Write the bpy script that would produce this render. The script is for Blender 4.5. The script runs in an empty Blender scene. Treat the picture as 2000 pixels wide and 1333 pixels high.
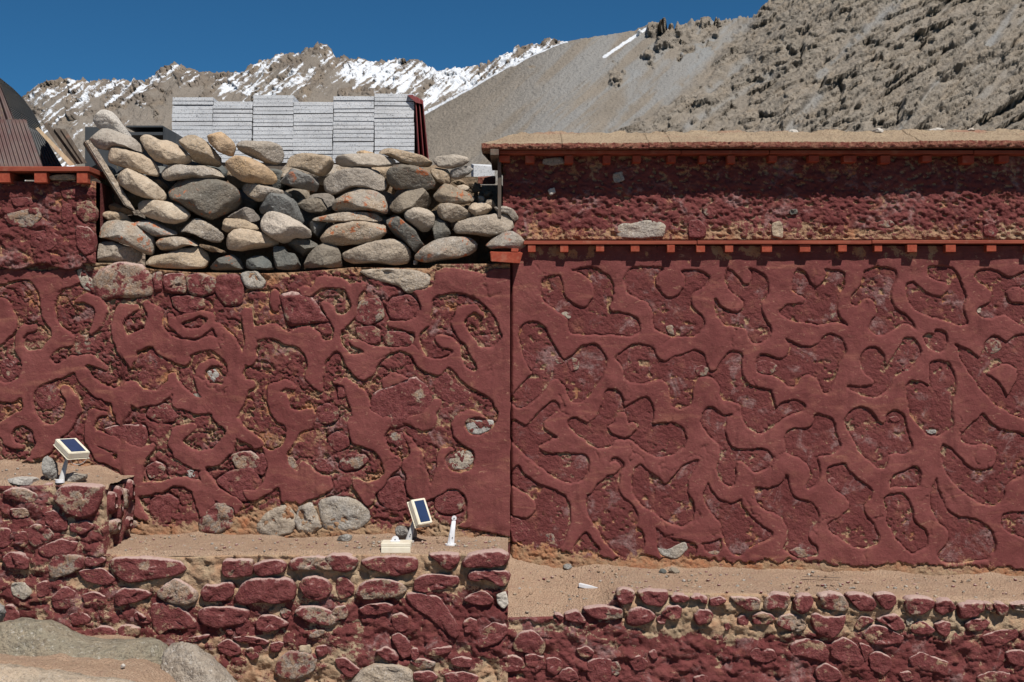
import bpy, bmesh, math, random
import numpy as np
from mathutils import Matrix, Vector

# ------------------------------------------------------------------ camera, sky, sun, exposure
SC = bpy.context.scene
COL = SC.collection
EYE = 1.75          # eye height above the ground
CD = 7.0            # camera to wall plane (y = 0)
FP = 2800.0         # focal length in photo pixels (2000 px wide)
cam_d = bpy.data.cameras.new('camera')
cam = bpy.data.objects.new('camera', cam_d)
COL.objects.link(cam)
cam.location = (0, -CD, EYE)
cam.rotation_euler = (math.radians(90), 0, 0)
cam_d.sensor_width = 36.0
cam_d.lens = 36.0 * FP / 2000.0
cam_d.clip_end = 20000
cam_d.clip_start = 0.05
SC.camera = cam

SUNV = Vector((0.50, -1.0, 1.62)).normalized()
SUN_EL = math.asin(SUNV.z)
SUN_ROT = math.atan2(SUNV.x, SUNV.y)
world = bpy.data.worlds.new("World")
SC.world = world
world.use_nodes = True
wn = world.node_tree.nodes
wl = world.node_tree.links
wn.clear()
sky = wn.new('ShaderNodeTexSky')
sky.sky_type = 'NISHITA'
sky.sun_disc = False
sky.sun_elevation = SUN_EL
sky.sun_rotation = SUN_ROT
sky.altitude = 5000
sky.air_density = 1.0
sky.dust_density = 0.0
sky.ozone_density = 6.0
bg = wn.new('ShaderNodeBackground')
bg.inputs['Strength'].default_value = 0.0505
wo = wn.new('ShaderNodeOutputWorld')
grade = wn.new('ShaderNodeMix'); grade.data_type = 'RGBA'; grade.blend_type = 'MULTIPLY'
grade.inputs[0].default_value = 1.0
grade.inputs[7].default_value = (0.44, 0.99, 1.09, 1)      # the deep blue of a thin, dry high-altitude sky
wl.new(sky.outputs[0], grade.inputs[6])
wl.new(grade.outputs[2], bg.inputs[0])
wl.new(bg.outputs[0], wo.inputs[0])
sun_d = bpy.data.lights.new('sun', 'SUN')
sun_d.energy = 5.0
sun_d.angle = math.radians(0.5)
sun_d.color = (1.0, 0.955, 0.89)
sun = bpy.data.objects.new('sun', sun_d)
COL.objects.link(sun)
sun.location = (5, -8, 12)
sun.rotation_euler = SUNV.to_track_quat('Z', 'Y').to_euler()
SC.view_settings.view_transform = 'Standard'
SC.view_settings.look = 'None'
SC.view_settings.exposure = 0.31
SC.view_settings.gamma = 1.0
SC.view_settings.use_curve_mapping = False

# ------------------------------------------------------------------ helpers
rnd = random.Random(7)


def W(px, py, y=0.0):
    """point on the vertical plane at depth y that lies on the line of sight through photo pixel px, py"""
    k = (CD + y) / FP
    return ((px - 1000.0) * k, y, EYE + (666.0 - py) * k)


def smooth(a, b, x):
    t = np.clip((x - a) / (b - a), 0, 1)
    return t * t * (3 - 2 * t)


def _h(ix, iy, iz, seed):
    h = (ix.astype(np.int64) * 374761393 + iy.astype(np.int64) * 668265263 + iz.astype(np.int64) * 2147483647 + seed * 1274126177) & 0xffffffff
    h = ((h ^ (h >> 13)) * 1274126177) & 0xffffffff
    h = ((h ^ (h >> 16)) * 2246822519) & 0xffffffff
    h = h ^ (h >> 15)
    return (h & 0xffffff) / float(0xffffff)


def vn2(x, y, seed=0):
    x0 = np.floor(x); y0 = np.floor(y)
    fx = x - x0; fy = y - y0
    fx = fx * fx * fx * (fx * (fx * 6 - 15) + 10); fy = fy * fy * fy * (fy * (fy * 6 - 15) + 10)
    z = np.zeros_like(x0)
    a = _h(x0, y0, z, seed); b = _h(x0 + 1, y0, z, seed); c = _h(x0, y0 + 1, z, seed); d = _h(x0 + 1, y0 + 1, z, seed)
    return (a + (b - a) * fx) * (1 - fy) + (c + (d - c) * fx) * fy


def vn3(x, y, z, seed=0):
    x0 = np.floor(x); y0 = np.floor(y); z0 = np.floor(z)
    fx = x - x0; fy = y - y0; fz = z - z0
    fx = fx * fx * (3 - 2 * fx); fy = fy * fy * (3 - 2 * fy); fz = fz * fz * (3 - 2 * fz)
    def L(zz):
        a = _h(x0, y0, zz, seed); b = _h(x0 + 1, y0, zz, seed); c = _h(x0, y0 + 1, zz, seed); d = _h(x0 + 1, y0 + 1, zz, seed)
        return (a + (b - a) * fx) * (1 - fy) + (c + (d - c) * fx) * fy
    return L(z0) * (1 - fz) + L(z0 + 1) * fz


def fbm(x, y, o=4, seed=0, g=0.5):
    s = 0; a = 1; t = 0
    ca, sa = math.cos(0.6), math.sin(0.6)
    for i in range(o):
        s = s + a * vn2(x, y, seed + i * 17); t += a; a *= g
        x, y = (x * ca - y * sa) * 2.03 + 7.1, (x * sa + y * ca) * 2.03 + 3.7
    return s / t


def ridged(x, y, o=4, seed=0, g=0.5):
    s = 0; a = 1; t = 0
    ca, sa = math.cos(0.6), math.sin(0.6)
    for i in range(o):
        s = s + a * (1 - np.abs(2 * vn2(x, y, seed + i * 13) - 1)); t += a; a *= g
        x, y = (x * ca - y * sa) * 2.07 + 5.1, (x * sa + y * ca) * 2.07 + 1.7
    return s / t


def cells(x, y, seed=0):
    """worley cells: F1, F2, random value, offset to the cell's centre"""
    x0 = np.floor(x); y0 = np.floor(y)
    f1 = np.full(x.shape, 9.0); f2 = np.full(x.shape, 9.0)
    r = np.zeros(x.shape); ox = np.zeros(x.shape); oy = np.zeros(x.shape)
    z = np.zeros_like(x0)
    for i in (-1, 0, 1):
        for j in (-1, 0, 1):
            cx = x0 + i; cy = y0 + j
            qx = cx + _h(cx, cy, z, seed + 1); qy = cy + _h(cx, cy, z, seed + 2)
            d = np.hypot(x - qx, y - qy)
            m = d < f1
            f2 = np.where(m, f1, np.minimum(f2, d))
            r = np.where(m, _h(cx, cy, z, seed + 3), r)
            ox = np.where(m, x - qx, ox); oy = np.where(m, y - qy, oy)
            f1 = np.where(m, d, f1)
    return f1, f2, r, ox, oy


def blocks(x, y, seed=0):
    """angular broken blocks: each cell is a tilted facet at its own level"""
    f1, f2, r, ox, oy = cells(x, y, seed)
    gx = ((r * 57.31) % 1.0) * 2 - 1; gy = ((r * 91.7) % 1.0) * 2 - 1
    return 0.5 * r + 1.4 * (gx * ox + gy * oy) - 0.22 * (1 - smooth(0.0, 0.10, f2 - f1))


def tag(o, label=None, cat=None, group=None, kind=None):
    if label: o['label'] = label
    if cat and not kind and o.name.split('.')[0] not in ('gravel',): kind = 'thing'
    if cat: o['category'] = cat
    if group: o['group'] = group
    if kind: o['kind'] = kind
    return o


def thing(name, loc, label, cat, group=None):
    o = bpy.data.objects.new(name, None)
    COL.objects.link(o)
    o.location = loc
    o.empty_display_size = 0.1
    return tag(o, label, cat, group)


def link(name, me, mat=None, parent=None, smoothf=True):
    o = bpy.data.objects.new(name, me)
    COL.objects.link(o)
    if mat is not None:
        for m in (mat if isinstance(mat, (list, tuple)) else [mat]):
            me.materials.append(m)
    if parent is not None:
        o.parent = parent
        r = parent; M = Matrix.Identity(4)
        while r is not None:
            M = M @ Matrix.Translation(-Vector(r.location)); r = r.parent
        o.matrix_parent_inverse = M
    if smoothf:
        me.shade_smooth()
    return o


def mesh_from(name, V, F):
    me = bpy.data.meshes.new(name)
    V = np.asarray(V, dtype=np.float32).reshape(-1, 3)
    if isinstance(F, np.ndarray):
        n = F.shape[0]; k = F.shape[1]
        me.vertices.add(len(V)); me.vertices.foreach_set('co', V.ravel())
        me.loops.add(n * k); me.loops.foreach_set('vertex_index', F.astype(np.int32).ravel())
        me.polygons.add(n)
        me.polygons.foreach_set('loop_start', np.arange(0, n * k, k, dtype=np.int32))
        me.polygons.foreach_set('loop_total', np.full(n, k, dtype=np.int32))
        me.update(calc_edges=True)
    else:
        me.from_pydata([tuple(map(float, v)) for v in V], [], F)
        me.update()
    return me


def attr(me, name, vals):
    a = me.attributes.new(name, 'FLOAT', 'POINT')
    a.data.foreach_set('value', np.asarray(vals, dtype=np.float32).ravel())


def grid_faces(nr, nc, closed=False):
    r = np.arange(nr - 1)[:, None]; c = np.arange(nc if closed else nc - 1)[None, :]
    c2 = (c + 1) % nc
    a = r * nc + c; b = r * nc + c2; d = (r + 1) * nc + c; e = (r + 1) * nc + c2
    return np.stack([a, d, e, b], -1).reshape(-1, 4)


def submesh(V, F, keep, attrs):
    F = F[keep]
    used = np.unique(F)
    mp = np.full(len(V), -1, dtype=np.int64); mp[used] = np.arange(len(used))
    me = mesh_from('m', V[used], mp[F])
    for k, v in attrs.items():
        attr(me, k, v[used])
    return me


def box_bm(bm, x0, x1, y0, y1, z0, z1, bev=0.0):
    vs = [bm.verts.new(p) for p in ((x0, y0, z0), (x1, y0, z0), (x1, y1, z0), (x0, y1, z0), (x0, y0, z1), (x1, y0, z1), (x1, y1, z1), (x0, y1, z1))]
    fs = [bm.faces.new([vs[i] for i in q]) for q in ((0, 3, 2, 1), (4, 5, 6, 7), (0, 1, 5, 4), (1, 2, 6, 5), (2, 3, 7, 6), (3, 0, 4, 7))]
    if bev:
        es = list({e for f in fs for e in f.edges})
        bmesh.ops.bevel(bm, geom=es, offset=bev, segments=1, affect='EDGES')


def bm_obj(name, bm, mat, parent=None, sm=False):
    me = bpy.data.meshes.new(name)
    bm.normal_update()
    bm.to_mesh(me); bm.free()
    return link(name, me, mat, parent, sm)


def box(name, x0, x1, y0, y1, z0, z1, mat, parent=None, bev=0.0):
    bm = bmesh.new()
    box_bm(bm, x0, x1, y0, y1, z0, z1, bev)
    return bm_obj(name, bm, mat, parent)


def hexa(name, P, mat, parent=None, bev=0.0, sm=False):
    """solid with eight corners: P[0:4] one face, P[4:8] the opposite"""
    bm = bmesh.new()
    vs = [bm.verts.new(p) for p in P]
    fs = [bm.faces.new([vs[i] for i in q]) for q in ((0, 3, 2, 1), (4, 5, 6, 7), (0, 1, 5, 4), (1, 2, 6, 5), (2, 3, 7, 6), (3, 0, 4, 7))]
    bmesh.ops.recalc_face_normals(bm, faces=bm.faces)
    if bev:
        bmesh.ops.bevel(bm, geom=list(bm.edges), offset=bev, segments=2, affect='EDGES')
    return bm_obj(name, bm, mat, parent, sm)

# ------------------------------------------------------------------ materials


ALB = 0.80      # overall reflectance scale of all surfaces


class NT:
    def __init__(s, name):
        s.m = bpy.data.materials.new(name); s.m.use_nodes = True
        s.n = s.m.node_tree.nodes; s.l = s.m.node_tree.links
        s.b = s.n['Principled BSDF']
        s.b.inputs['Roughness'].default_value = 0.9
        s.b.inputs['Specular IOR Level'].default_value = 0.2
        s.tc = s.n.new('ShaderNodeTexCoord')
        s.geo = None

    def put(s, sock, v):
        if hasattr(v, 'is_linked') or hasattr(v, 'links'):
            s.l.new(v, sock)
        else:
            if isinstance(v, (tuple, list)) and len(v) == 3 and sock.type == 'RGBA':
                v = (*v, 1)
            sock.default_value = v

    def noise(s, scale, detail=4, rough=0.55, vec=None, dist=0.0, stretch=None):
        n = s.n.new('ShaderNodeTexNoise')
        n.inputs['Scale'].default_value = scale; n.inputs['Detail'].default_value = detail
        n.inputs['Roughness'].default_value = rough; n.inputs['Distortion'].default_value = dist
        v = vec or s.tc.outputs['Object']
        if stretch:
            mp = s.n.new('ShaderNodeMapping'); mp.inputs['Scale'].default_value = stretch
            s.l.new(v, mp.inputs[0]); v = mp.outputs[0]
        s.l.new(v, n.inputs['Vector'])
        return n.outputs['Fac']

    def voro(s, scale, feat='F1', out='Distance'):
        n = s.n.new('ShaderNodeTexVoronoi'); n.inputs['Scale'].default_value = scale; n.feature = feat
        s.l.new(s.tc.outputs['Object'], n.inputs['Vector'])
        return n.outputs[out]

    def rng(s, v, a, b, c=0.0, d=1.0):
        n = s.n.new('ShaderNodeMapRange'); n.interpolation_type = 'SMOOTHSTEP' if c == 0.0 and d == 1.0 else 'LINEAR'
        s.put(n.inputs[0], v)
        n.inputs[1].default_value = a; n.inputs[2].default_value = b; n.inputs[3].default_value = c; n.inputs[4].default_value = d
        return n.outputs[0]

    def math(s, op, a, b=0.0):
        n = s.n.new('ShaderNodeMath'); n.operation = op
        s.put(n.inputs[0], a); s.put(n.inputs[1], b)
        return n.outputs[0]

    def mix(s, f, a, b, mode='MIX'):
        n = s.n.new('ShaderNodeMix'); n.data_type = 'RGBA'; n.blend_type = mode
        s.put(n.inputs[0], f); s.put(n.inputs[6], a); s.put(n.inputs[7], b)
        return n.outputs[2]

    def attr(s, name):
        n = s.n.new('ShaderNodeAttribute'); n.attribute_name = name
        return n.outputs['Fac']

    def rand(s):
        return s.n.new('ShaderNodeObjectInfo').outputs['Random']

    def up(s):
        g = s.n.new('ShaderNodeNewGeometry'); x = s.n.new('ShaderNodeSeparateXYZ')
        s.l.new(g.outputs['Normal'], x.inputs[0])
        return x.outputs[2]

    def bump(s, h, dist, strength=1.0, prev=None):
        n = s.n.new('ShaderNodeBump'); n.inputs['Distance'].default_value = dist; n.inputs['Strength'].default_value = strength
        s.put(n.inputs['Height'], h)
        if prev: s.l.new(prev, n.inputs['Normal'])
        return n.outputs[0]

    def done(s, col, nor=None, rough=None):
        s.put(s.b.inputs['Base Color'], s.mix(1.0, col, (ALB, ALB, ALB), 'MULTIPLY'))
        if nor: s.l.new(nor, s.b.inputs['Normal'])
        if rough is not None: s.put(s.b.inputs['Roughness'], rough)
        return s.m


MUD = (0.40, 0.265, 0.155)
ORANGE = (0.43, 0.165, 0.075)
SAND = (0.50, 0.335, 0.225)


def paint_mat(name, base, light, dust, bump_s, smoothp, MUD=MUD, ORANGE=ORANGE):
    t = NT(name)
    ex = t.attr('expose')
    n1 = t.noise(2.2, 5, 0.6); n2 = t.noise(14, 5, 0.65); n3 = t.noise(75, 4, 0.7); n4 = t.noise(190, 2, 0.6)
    c = t.mix(t.rng(n1, 0.35, 0.7), base, light)
    c = t.mix(t.math('MULTIPLY', t.rng(n2, 0.5, 0.78), dust), c, (0.36, 0.15, 0.10))
    c = t.mix(t.rng(n3, 0.3, 0.75, 0.0, 0.35), c, tuple(v * 0.55 for v in base))
    if smoothp:
        st = t.noise(6, 6, 0.6, dist=1.5, stretch=(0.5, 1, 2.2))
        c = t.mix(t.rng(st, 0.56, 0.74, 0.0, 0.55), c, (0.36, 0.15, 0.10))
        sc_ = t.noise(22, 6, 0.7, dist=2.5, stretch=(0.6, 1, 1.4))
        c = t.mix(t.rng(sc_, 0.60, 0.68, 0.0, 0.55), c, (0.46, 0.26, 0.17))
        c = t.mix(t.rng(sc_, 0.36, 0.28, 0.0, 0.6), c, (0.075, 0.022, 0.022))
        st2 = t.noise(9, 5, 0.6, stretch=(2.0, 1, 0.4))
        c = t.mix(t.rng(st2, 0.55, 0.72, 0.0, 0.6), c, tuple(v * 0.60 for v in base))
    if not smoothp:
        n6 = t.noise(7.5, 6, 0.72, dist=0.6); n7 = t.noise(40, 5, 0.75)
        m6 = t.math('MULTIPLY', t.rng(n6, 0.52, 0.64), t.rng(n7, 0.36, 0.62, 0.05, 0.65))
        c = t.mix(m6, c, (0.37, 0.25, 0.235))
    e = t.math('ADD', ex, t.rng(n3, 0.2, 0.8, -0.28, 0.28))
    e = t.math('ADD', e, t.rng(n2, 0.2, 0.8, -0.22, 0.22))
    e = t.math('ADD', e, t.rng(n4, 0.25, 0.75, -0.2, 0.2))
    mud = t.mix(t.rng(n2, 0.3, 0.7), MUD, t.mix(t.rng(n1, 0.42, 0.66), ORANGE, (0.40, 0.30, 0.20)))
    mud = t.mix(t.rng(n4, 0.35, 0.7, 0, 0.4), mud, (0.16, 0.10, 0.07))
    c = t.mix(t.rng(e, 0.42, 0.62), c, mud)
    hb = t.math('ADD', t.math('MULTIPLY', n3, 1.0), t.math('MULTIPLY', n4, 0.5))
    nb = t.bump(hb, bump_s, 1.0)
    if smoothp:
        nb = t.bump(t.noise(7, 4, 0.5, dist=0.8), 0.02, 0.5, nb)
    return t.done(c, nb)


M = {}
M['plaster'] = paint_mat('maroon_plaster', (0.176, 0.048, 0.045), (0.225, 0.070, 0.063), 0.35, 0.003, True)
M['rough'] = paint_mat('rough_maroon_render', (0.150, 0.038, 0.036), (0.195, 0.056, 0.052), 0.6, 0.0075, False)
M['mortar'] = paint_mat('painted_mortar', (0.150, 0.036, 0.035), (0.205, 0.060, 0.056), 0.5, 0.008, False, (0.50, 0.375, 0.245), (0.47, 0.27, 0.16))


def sand_mat(name, a, b, sc=1.0):
    t = NT(name)
    n1 = t.noise(3, 5, 0.6); n2 = t.noise(60 * sc, 4, 0.7); n3 = t.noise(150 * sc, 3, 0.75); v = t.voro(120 * sc)
    c = t.mix(t.rng(n1, 0.3, 0.7), a, b)
    c = t.mix(t.rng(n3, 0.56, 0.68, 0, 0.7), c, (0.62, 0.50, 0.40))
    c = t.mix(t.rng(n3, 0.43, 0.34, 0, 0.7), c, (0.15, 0.10, 0.075))
    c = t.mix(t.rng(t.noise(14, 5, 0.7), 0.5, 0.7, 0, 0.45), c, (0.33, 0.20, 0.145))
    c = t.mix(t.rng(n2, 0.55, 0.8, 0, 0.45), c, (0.40, 0.17, 0.12))
    h = t.math('ADD', t.math('MULTIPLY', n2, 1.5), t.math('ADD', n3, v))
    return t.done(c, t.bump(h, 0.009, 1.0))


M['sand'] = sand_mat('sandy_earth', SAND, (0.45, 0.31, 0.215))
M['mudtop'] = sand_mat('coping_mud', (0.50, 0.38, 0.25), (0.42, 0.30, 0.20))
M['ground'] = sand_mat('valley_ground', (0.30, 0.24, 0.18), (0.24, 0.20, 0.16), 0.4)


def granite(name, base, spot=0.5, warm=None, lichen=0.0, dark=(0.09, 0.085, 0.08), fine=1.0, grimy=0.4, bumpd=0.004, vary=1.0):
    t = NT(name)
    r = t.rand()
    v1 = t.noise(150 * fine, 3, 0.75); v2 = t.noise(85 * fine, 3, 0.7); n1 = t.noise(9, 5, 0.6); n2 = t.noise(26, 5, 0.65)
    c = t.mix(t.rng(n1, 0.3, 0.7), base, warm or tuple(v * 0.8 for v in base))
    c = t.mix(t.rng(r, 0.55, 1, 0.0, 0.45 * vary), c, (0.50, 0.37, 0.25))
    c = t.mix(t.rng(r, 0.45, 0, 0.0, 0.6 * vary), c, tuple(v * 0.66 for v in (0.46, 0.44, 0.42)))
    c = t.mix(t.rng(v1, 0.55, 0.66, 0, spot), c, dark)
    c = t.mix(t.rng(v2, 0.42, 0.33, 0, spot * 0.7), c, (0.74, 0.70, 0.65))
    c = t.mix(t.rng(n2, 0.52, 0.72, 0, grimy), c, (0.12, 0.085, 0.06))
    n5 = t.noise(16, 5, 0.7, dist=1.2)
    c = t.mix(t.rng(n5, 0.485, 0.50, 0, 0.0 if bumpd < 0.001 else 0.45), c, t.mix(t.rng(n5, 0.50, 0.515), (0.07, 0.055, 0.045), c))
    if lichen:
        l1 = t.noise(19, 5, 0.7); l2 = t.noise(4.5, 2, 0.5)
        m = t.math('MULTIPLY', t.rng(l1, 0.56, 0.60), t.rng(l2, 0.52 - 0.16 * lichen, 0.62 - 0.16 * lichen))
        c = t.mix(t.math('MULTIPLY', m, 0.85), c, (0.42, 0.125, 0.045))
    h = t.math('ADD', t.math('MULTIPLY', n2, 6.0), t.math('ADD', v2, t.math('MULTIPLY', v1, 0.5)))
    return t.done(c, t.bump(h, bumpd, 0.8))


M['cream'] = granite('cream_river_granite', (0.60, 0.50, 0.385), 0.30, (0.48, 0.38, 0.28), bumpd=0.003)
M['tan'] = granite('tan_granite', (0.50, 0.39, 0.275), 0.5, (0.40, 0.31, 0.22))
M['gold'] = granite('orange_tan_granite', (0.60, 0.40, 0.22), 0.30, (0.48, 0.34, 0.22), bumpd=0.003)
M['grey'] = granite('grey_granite', (0.38, 0.35, 0.315), 0.8, (0.42, 0.35, 0.27))
M['greyl'] = granite('grey_granite_with_lichen', (0.36, 0.325, 0.28), 0.7, (0.42, 0.32, 0.23), lichen=1.0)
M['dkl'] = granite('dark_rock_with_lichen', (0.155, 0.145, 0.125), 0.35, (0.20, 0.17, 0.135), lichen=0.8, grimy=0.5)
M['slate'] = granite('green_grey_slate', (0.115, 0.125, 0.12), 0.12, (0.15, 0.15, 0.135), fine=0.6, grimy=0.3)
M['slatel'] = granite('slate_with_lichen', (0.17, 0.155, 0.13), 0.15, (0.13, 0.125, 0.11), lichen=0.7, fine=0.6)
M['brown'] = granite('brown_rock', (0.26, 0.175, 0.11), 0.2, (0.20, 0.15, 0.10))
M['pale'] = granite('pale_granite', (0.68, 0.62, 0.55), 0.4, (0.5, 0.46, 0.41), grimy=0.15)
M['slab'] = granite('sawn_granite_slab', (0.70, 0.715, 0.74), 0.9, (0.56, 0.575, 0.60), fine=0.8, grimy=0.05, dark=(0.10, 0.10, 0.11), bumpd=0.0004, vary=0.15)
M['boulder'] = granite('weathered_grey_boulder', (0.40, 0.385, 0.36), 0.7, (0.27, 0.25, 0.22), grimy=0.55, bumpd=0.008, fine=0.7)
M['mossy'] = granite('dusty_green_grey_rock', (0.31, 0.275, 0.205), 0.6, (0.38, 0.31, 0.22), grimy=0.6, bumpd=0.012, fine=0.7, vary=0.0)
M['creamfg'] = granite('dusty_cream_rock', (0.58, 0.45, 0.33), 0.5, (0.46, 0.38, 0.29), grimy=0.5, bumpd=0.010, fine=0.7, vary=0.0)


def painted_stone(name, bare, amount, white=0.5):
    """stone of the wall with maroon wash; bare rock shows in patches, pale dust on upper edges"""
    t = NT(name)
    r = t.rand()
    n1 = t.noise(13, 5, 0.65); n2 = t.noise(50, 4, 0.7); n3 = t.noise(140, 3, 0.7)
    t.b.inputs['Specular IOR Level'].default_value = 0.08
    pc = t.mix(t.rng(n2, 0.3, 0.7), (0.145, 0.036, 0.038), (0.235, 0.078, 0.076))
    pc = t.mix(t.rng(n3, 0.5, 0.75, 0, 0.5), pc, (0.30, 0.12, 0.08))
    bc = t.mix(t.rng(n3, 0.45, 0.62), bare, tuple(v * 0.45 for v in bare))
    bc = t.mix(t.rng(n2, 0.35, 0.7), bc, (0.36, 0.22, 0.14))
    k = t.math('ADD', n1, t.rng(r, 0, 1, -0.10, 0.10))
    k = t.math('ADD', k, t.rng(n2, 0.2, 0.8, -0.08, 0.08))
    c = t.mix(t.rng(k, 0.70 - amount, 0.76 - amount), pc, bc)
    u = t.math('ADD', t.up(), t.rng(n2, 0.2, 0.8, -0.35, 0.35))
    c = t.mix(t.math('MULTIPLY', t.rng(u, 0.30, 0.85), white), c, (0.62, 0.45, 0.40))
    h = t.math('ADD', t.math('MULTIPLY', n2, 2.0), n3)
    return t.done(c, t.bump(h, 0.008, 0.9))


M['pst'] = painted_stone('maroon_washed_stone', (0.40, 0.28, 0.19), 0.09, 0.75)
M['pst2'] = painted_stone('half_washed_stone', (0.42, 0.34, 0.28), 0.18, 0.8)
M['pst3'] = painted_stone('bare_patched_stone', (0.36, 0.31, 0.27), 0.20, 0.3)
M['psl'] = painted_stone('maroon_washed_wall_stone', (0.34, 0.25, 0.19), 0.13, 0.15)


def wood_mat(name, a, b, sc=(1, 1, 1)):
    t = NT(name)
    n1 = t.noise(8, 5, 0.6, stretch=sc); n2 = t.noise(60, 4, 0.6, stretch=sc); n3 = t.noise(18, 4, 0.6)
    c = t.mix(t.rng(n2, 0.3, 0.7), a, b)
    c = t.mix(t.rng(n1, 0.5, 0.75, 0, 0.5), c, tuple(v * 0.5 for v in a))
    c = t.mix(t.rng(n3, 0.55, 0.75, 0, 0.5), c, (0.40, 0.20, 0.13))
    return t.done(c, t.bump(n2, 0.0015, 0.8), 0.75)


M['wood'] = wood_mat('red_oiled_wood', (0.25, 0.055, 0.034), (0.33, 0.085, 0.048), (0.15, 1, 1))
M['woodend'] = wood_mat('red_wood_end_grain', (0.30, 0.052, 0.028), (0.38, 0.085, 0.045))
M['oldwood'] = wood_mat('weathered_grey_board', (0.17, 0.135, 0.105), (0.10, 0.08, 0.065), (1, 1, 0.1))
M['newwood'] = wood_mat('pale_pine_board', (0.60, 0.45, 0.30), (0.50, 0.36, 0.22), (1, 1, 0.1))


def metal_mat(name, a, b, rust, spec=0.4):
    t = NT(name)
    n1 = t.noise(7, 5, 0.6); n2 = t.noise(40, 5, 0.7); n3 = t.noise(25, 4, 0.6, stretch=(1, 1, 0.25))
    c = t.mix(t.rng(n1, 0.35, 0.65), a, b)
    c = t.mix(t.rng(n3, 0.55, 0.70, 0, 0.6), c, rust)
    c = t.mix(t.rng(n2, 0.62, 0.72, 0, 0.5), c, (0.42, 0.36, 0.14))
    t.b.inputs['Specular IOR Level'].default_value = spec
    return t.done(c, t.bump(n2, 0.001, 0.6), 0.55)


M['corr_red'] = metal_mat('faded_maroon_sheet_metal', (0.10, 0.045, 0.042), (0.13, 0.085, 0.075), (0.09, 0.09, 0.09))
M['corr_grey'] = metal_mat('dark_grey_sheet_metal', (0.085, 0.095, 0.105), (0.12, 0.12, 0.12), (0.16, 0.12, 0.09))
M['redsheet'] = metal_mat('dusty_red_sheet_metal', (0.22, 0.045, 0.045), (0.26, 0.075, 0.070), (0.15, 0.04, 0.04))
M['darkmetal'] = metal_mat('dark_steel', (0.045, 0.05, 0.055), (0.06, 0.065, 0.07), (0.09, 0.09, 0.09))


def plastic(name, c, rough=0.45):
    t = NT(name)
    n = t.noise(30, 4, 0.6)
    t.b.inputs['Specular IOR Level'].default_value = 0.4
    cc = t.mix(t.rng(n, 0.45, 0.8, 0, 0.5), c, tuple(v * f for v, f in zip(c, (0.75, 0.66, 0.55))))
    return t.done(cc, None, rough)


M['cream_pl'] = plastic('cream_plastic', (0.80, 0.74, 0.60))
M['white_pl'] = plastic('white_plastic', (0.82, 0.83, 0.86))
M['grey_pl'] = plastic('grey_post_plastic', (0.55, 0.54, 0.52))
M['screw'] = plastic('black_screw', (0.03, 0.03, 0.03))
M['cell'] = plastic('blue_solar_cell', (0.028, 0.050, 0.115), 0.15)
M['busbar'] = plastic('silver_cell_line', (0.50, 0.53, 0.58), 0.3)


def mountain_mat(name, scree, rockc, greyc, bs):
    t = NT(name)
    sn = t.attr('snow'); rk = t.attr('rock'); gy = t.attr('grey'); dk = t.attr('tint')
    n1 = t.noise(0.02 / bs, 6, 0.65); n2 = t.noise(0.12 / bs, 5, 0.7); n3 = t.noise(0.5 / bs, 3, 0.7)
    c = t.mix(t.rng(n1, 0.35, 0.65), scree, tuple(v * 0.86 for v in scree))
    c = t.mix(gy, c, greyc)
    rc = t.mix(t.rng(n2, 0.35, 0.65), rockc, tuple(v * 0.62 for v in rockc))
    rc = t.mix(t.rng(dk, 0.45, 0.9, 0, 0.7), rc, (0.31, 0.245, 0.18))
    c = t.mix(rk, c, rc)
    c = t.mix(t.rng(n3, 0.52, 0.78, 0, 0.5), c, tuple(v * 0.45 for v in rockc))
    s = t.math('ADD', sn, t.rng(n3, 0.2, 0.8, -0.22, 0.22))
    c = t.mix(t.rng(s, 0.34, 0.72), c, (0.76, 0.79, 0.84))
    h = t.math('ADD', t.math('MULTIPLY', n2, 1.4), n3)
    return t.done(c, t.bump(h, 3.0 * bs, t.rng(rk, 0, 1, 0.55, 1.0) if False else 0.7))


M['mt_near'] = mountain_mat('scree_and_crag', (0.265, 0.228, 0.187), (0.30, 0.26, 0.215), (0.27, 0.27, 0.265), 1.0)
M['mt_far'] = mountain_mat('snow_dusted_rock', (0.255, 0.22, 0.185), (0.235, 0.195, 0.16), (0.30, 0.26, 0.22), 2.6)

# ------------------------------------------------------------------ mountains and valley floor


def interp(pts, x):
    a = np.array(pts, float)
    return np.interp(x, a[:, 0], a[:, 1])


def blob(u, v, L):
    s = 0
    for cx, cy, rx, ry, w in L:
        s = s + w * np.exp(-(((u - cx) / rx) ** 2 + ((v - cy) / ry) ** 2))
    return s


def seg_d(u, v, x0, y0, x1, y1):
    dx, dy = x1 - x0, y1 - y0
    t = np.clip(((u - x0) * dx + (v - y0) * dy) / (dx * dx + dy * dy), 0, 1)
    return np.hypot(u - x0 - t * dx, v - y0 - t * dy)


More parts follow.
